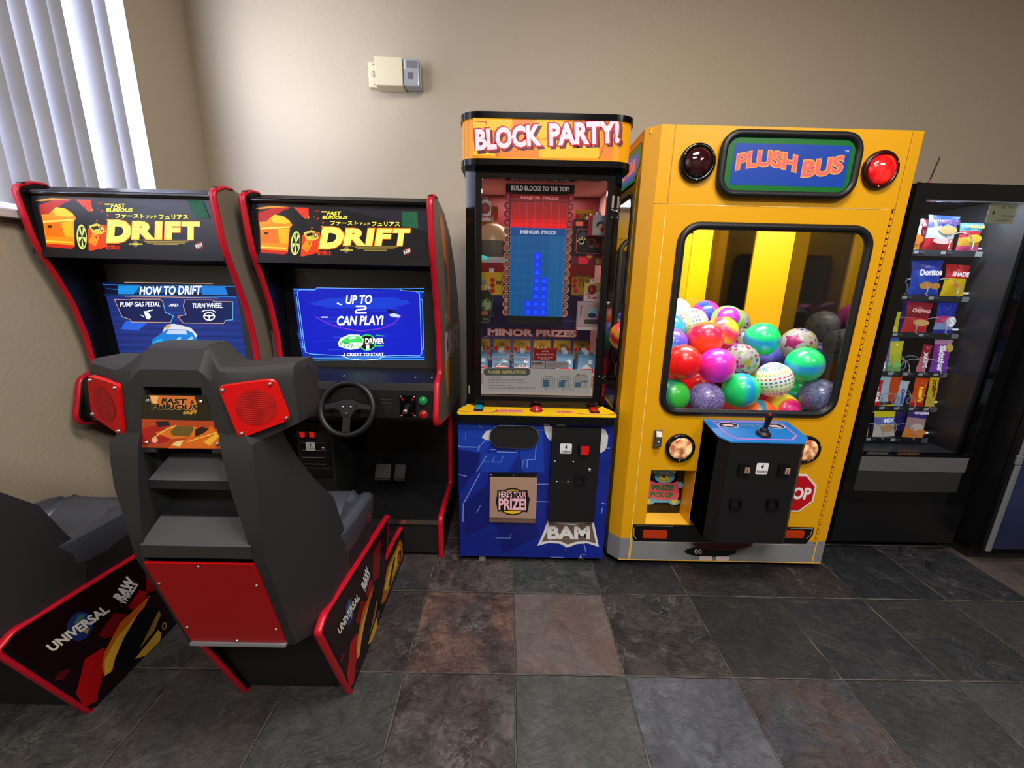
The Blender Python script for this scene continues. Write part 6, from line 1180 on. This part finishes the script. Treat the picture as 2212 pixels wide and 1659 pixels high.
bag('yellow topped trail mix bag on the bottom shelf', 2.04,2.165,T6,.800,[(0,(240,225,30)),(.36,(110,120,200)),(.55,(214,200,190))],[('MIX',.05,.55,.5,.12,Wh,0)],tilt=-.1,blobs=[(0,.3,.3,.12,(200,160,110))])
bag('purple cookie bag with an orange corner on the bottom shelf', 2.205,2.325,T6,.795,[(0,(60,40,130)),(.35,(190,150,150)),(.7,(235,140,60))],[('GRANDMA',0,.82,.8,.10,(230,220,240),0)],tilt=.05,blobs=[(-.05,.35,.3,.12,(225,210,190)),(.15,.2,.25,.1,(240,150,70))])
bag('tan and white snack bag, bottom shelf, beside the bus', 1.955,2.015,T6,.74,[(0,(200,190,170)),(.5,(214,150,90))])
bag('dark indigo snack bag standing behind on the bottom shelf', 2.12,2.32,T6,.815,[(0,(34,26,100))],y=2.32)
G.off = Vector((0,0,0))
# antenna on the vending machine
o = begin(thing('antenna', 'thin black antenna with a red base standing on the vending machine', 'antenna', (1.985, 2.14, 1.915)))
g = G(); g.cyl((1.985,2.14,1.915), (1.985,2.14,1.930), .013, M('red_plastic_base', (150,20,30), .4), 16, .006); g.cyl((1.985,2.14,1.93), (1.992,2.14,1.955), .005, MATS['red_plastic_base'], 10, .004); g.obj('antenna_base', o)
g = G(); g.cyl((1.992,2.14,1.955), (2.012,2.14,2.055), .0032, BLACKM, 8, .0028); g.obj('rod', o)
o = begin(thing('junction_knob', 'small black fitting on top of the vending machine, beside the antenna', 'fitting', (1.93, 2.12, 1.915)))
g = G(); g.box(1.915, 1.945, 2.11, 2.14, 1.915, 1.934, BLACKM); g.obj('block', o); g = G(); g.cyl((1.93,2.125,1.934), (1.93,2.125,1.942), .008, BLACKM, 12); g.obj('cap', o)
# ------------------------------------------------------------------ drink machine at the right edge
dm = begin(thing('drink_vending_machine', 'dark blue drink vending machine with a silver edge, cut off by the right edge', 'vending machine', (2.95, 1.90, 0)))
g = G(); g.box(2.545, 3.45, 1.93, 2.75, .10, 1.84, BLACK); g.box(2.58, 3.42, 1.98, 2.70, .0, .10, BLACKM); g.obj('cabinet', dm)
g = G(); g.box(2.583, 3.40, 1.895, 1.93, .115, 1.82, M('deep_blue_front', (34,42,74), .3, var=.35)); g.obj('front_panel', dm)
g = G(); g.box(2.552, 2.582, 1.888, 1.900, .10, .60, SILVER); g.box(2.546, 2.578, 1.886, 1.900, .60, .655, SILVER); g.box(2.552, 2.582, 1.888, 1.900, .655, 1.84, SILVER); g.box(2.546, 2.585, 1.900, 1.93, .10, 1.84, BLACK); g.box(3.40, 3.45, 1.89, 1.93, .10, 1.84, SILVER); g.obj('edge_trim', dm, bevel=.006)
G.off = Vector((0,0,0))
# ------------------------------------------------------------------ camera, lights, world
_to.hide_render = True
bpy.data.objects.remove(_to); bpy.data.curves.remove(_tc)
p, r, yw = .250089, .0226641, .006663
cy, sy, cp, sp = math.cos(yw), math.sin(yw), math.cos(p), math.sin(p)
Fw = Vector((sy*cp, cy*cp, -sp)); R0 = Vector((cy, -sy, 0)); U0 = R0.cross(Fw)
Rr = R0*math.cos(r)+U0*math.sin(r); Ur = U0*math.cos(r)-R0*math.sin(r)
cd = bpy.data.cameras.new('camera'); cam = bpy.data.objects.new('camera', cd); COL.objects.link(cam)
mt = Matrix((Rr, Ur, -Fw)).transposed().to_4x4(); mt.translation = (0, 0, 1.45); cam.matrix_world = mt
cd.sensor_width = 36; cd.lens = 885.4/2212*36; cd.clip_start = .02; sc.camera = cam
def area(name, loc, rot, sx, sy_, power, col=(1,1,1), spread=None):
    l = bpy.data.lights.new(name, 'AREA'); l.shape = 'RECTANGLE'; l.size = sx; l.size_y = sy_; l.energy = power; l.color = col
    if spread: l.spread = spread
    o = bpy.data.objects.new(name, l); COL.objects.link(o); o.location = loc; o.rotation_euler = rot; return o
area('ceiling_light', (.6, .3, 3.7), (0,0,0), 1.2, .6, 95, (1,.94,.86))
area('ceiling_light', (.2, -1.6, 3.7), (0,0,0), 1.2, .6, 95, (1,.96,.92))
area('ceiling_light', (2.6, -1.4, 3.7), (0,0,0), 1.2, .6, 85, (1,.95,.9))
def spot(name, loc, tgt, power, ang, blend, col, rad=.1):
    l = bpy.data.lights.new(name, 'SPOT'); l.energy = power; l.spot_size = math.radians(ang); l.spot_blend = blend; l.color = col; l.shadow_soft_size = rad
    o = bpy.data.objects.new(name, l); COL.objects.link(o); o.location = loc; o.rotation_euler = (Vector(tgt)-Vector(loc)).to_track_quat('-Z','Y').to_euler(); return o
spot('added_glow_spot', (-1.55, 1.7, 2.45), (-1.26, 3.03, 2.74), 44, 62, 1.0, (.92,.96,1), .15)  # spot added by the blinds to throw the pale glow on the back wall
w_ = bpy.data.worlds.new('world'); sc.world = w_; w_.use_nodes = True
w_.node_tree.nodes['Background'].inputs[0].default_value = (.5,.5,.55,1); w_.node_tree.nodes['Background'].inputs[1].default_value = .4
sc.view_settings.view_transform = 'Standard'; sc.view_settings.look = 'None'; sc.view_settings.exposure = 0.0
cy_ = sc.cycles; cy_.max_bounces = 6; cy_.diffuse_bounces = 3; cy_.glossy_bounces = 3; cy_.transmission_bounces = 4; cy_.transparent_max_bounces = 12; cy_.sample_clamp_indirect = 4; cy_.caustics_reflective = False; cy_.caustics_refractive = False
area('cabin_light', (-.19, 2.0, 1.45), (PI/2,0,-.9), .03, .8, 5.0, (1,.74,.66))  # added side strip, brightens the prizes from the front left
area('cabin_light', (.46, 2.0, 1.45), (PI/2,0,.9), .03, .8, 5.0, (1,.74,.66))  # matching added strip at the front right
area('cabin_light', (.134, 2.28, 1.885), (.0,0,0), .5, .1, 3, (1,.70,.62))
area('cabin_light_low', (.134, 2.03, .91), (PI-.5,0,0), .5, .05, 1.2, (1,.82,.74))
area('bus_light', (1.10, 2.15, 1.985), (0,0,0), .8, .3, 20, (.96,.98,1))
area('vend_light', (2.15, 2.10, 1.86), (.35,0,0), .5, .04, 5, (.92,.95,1))
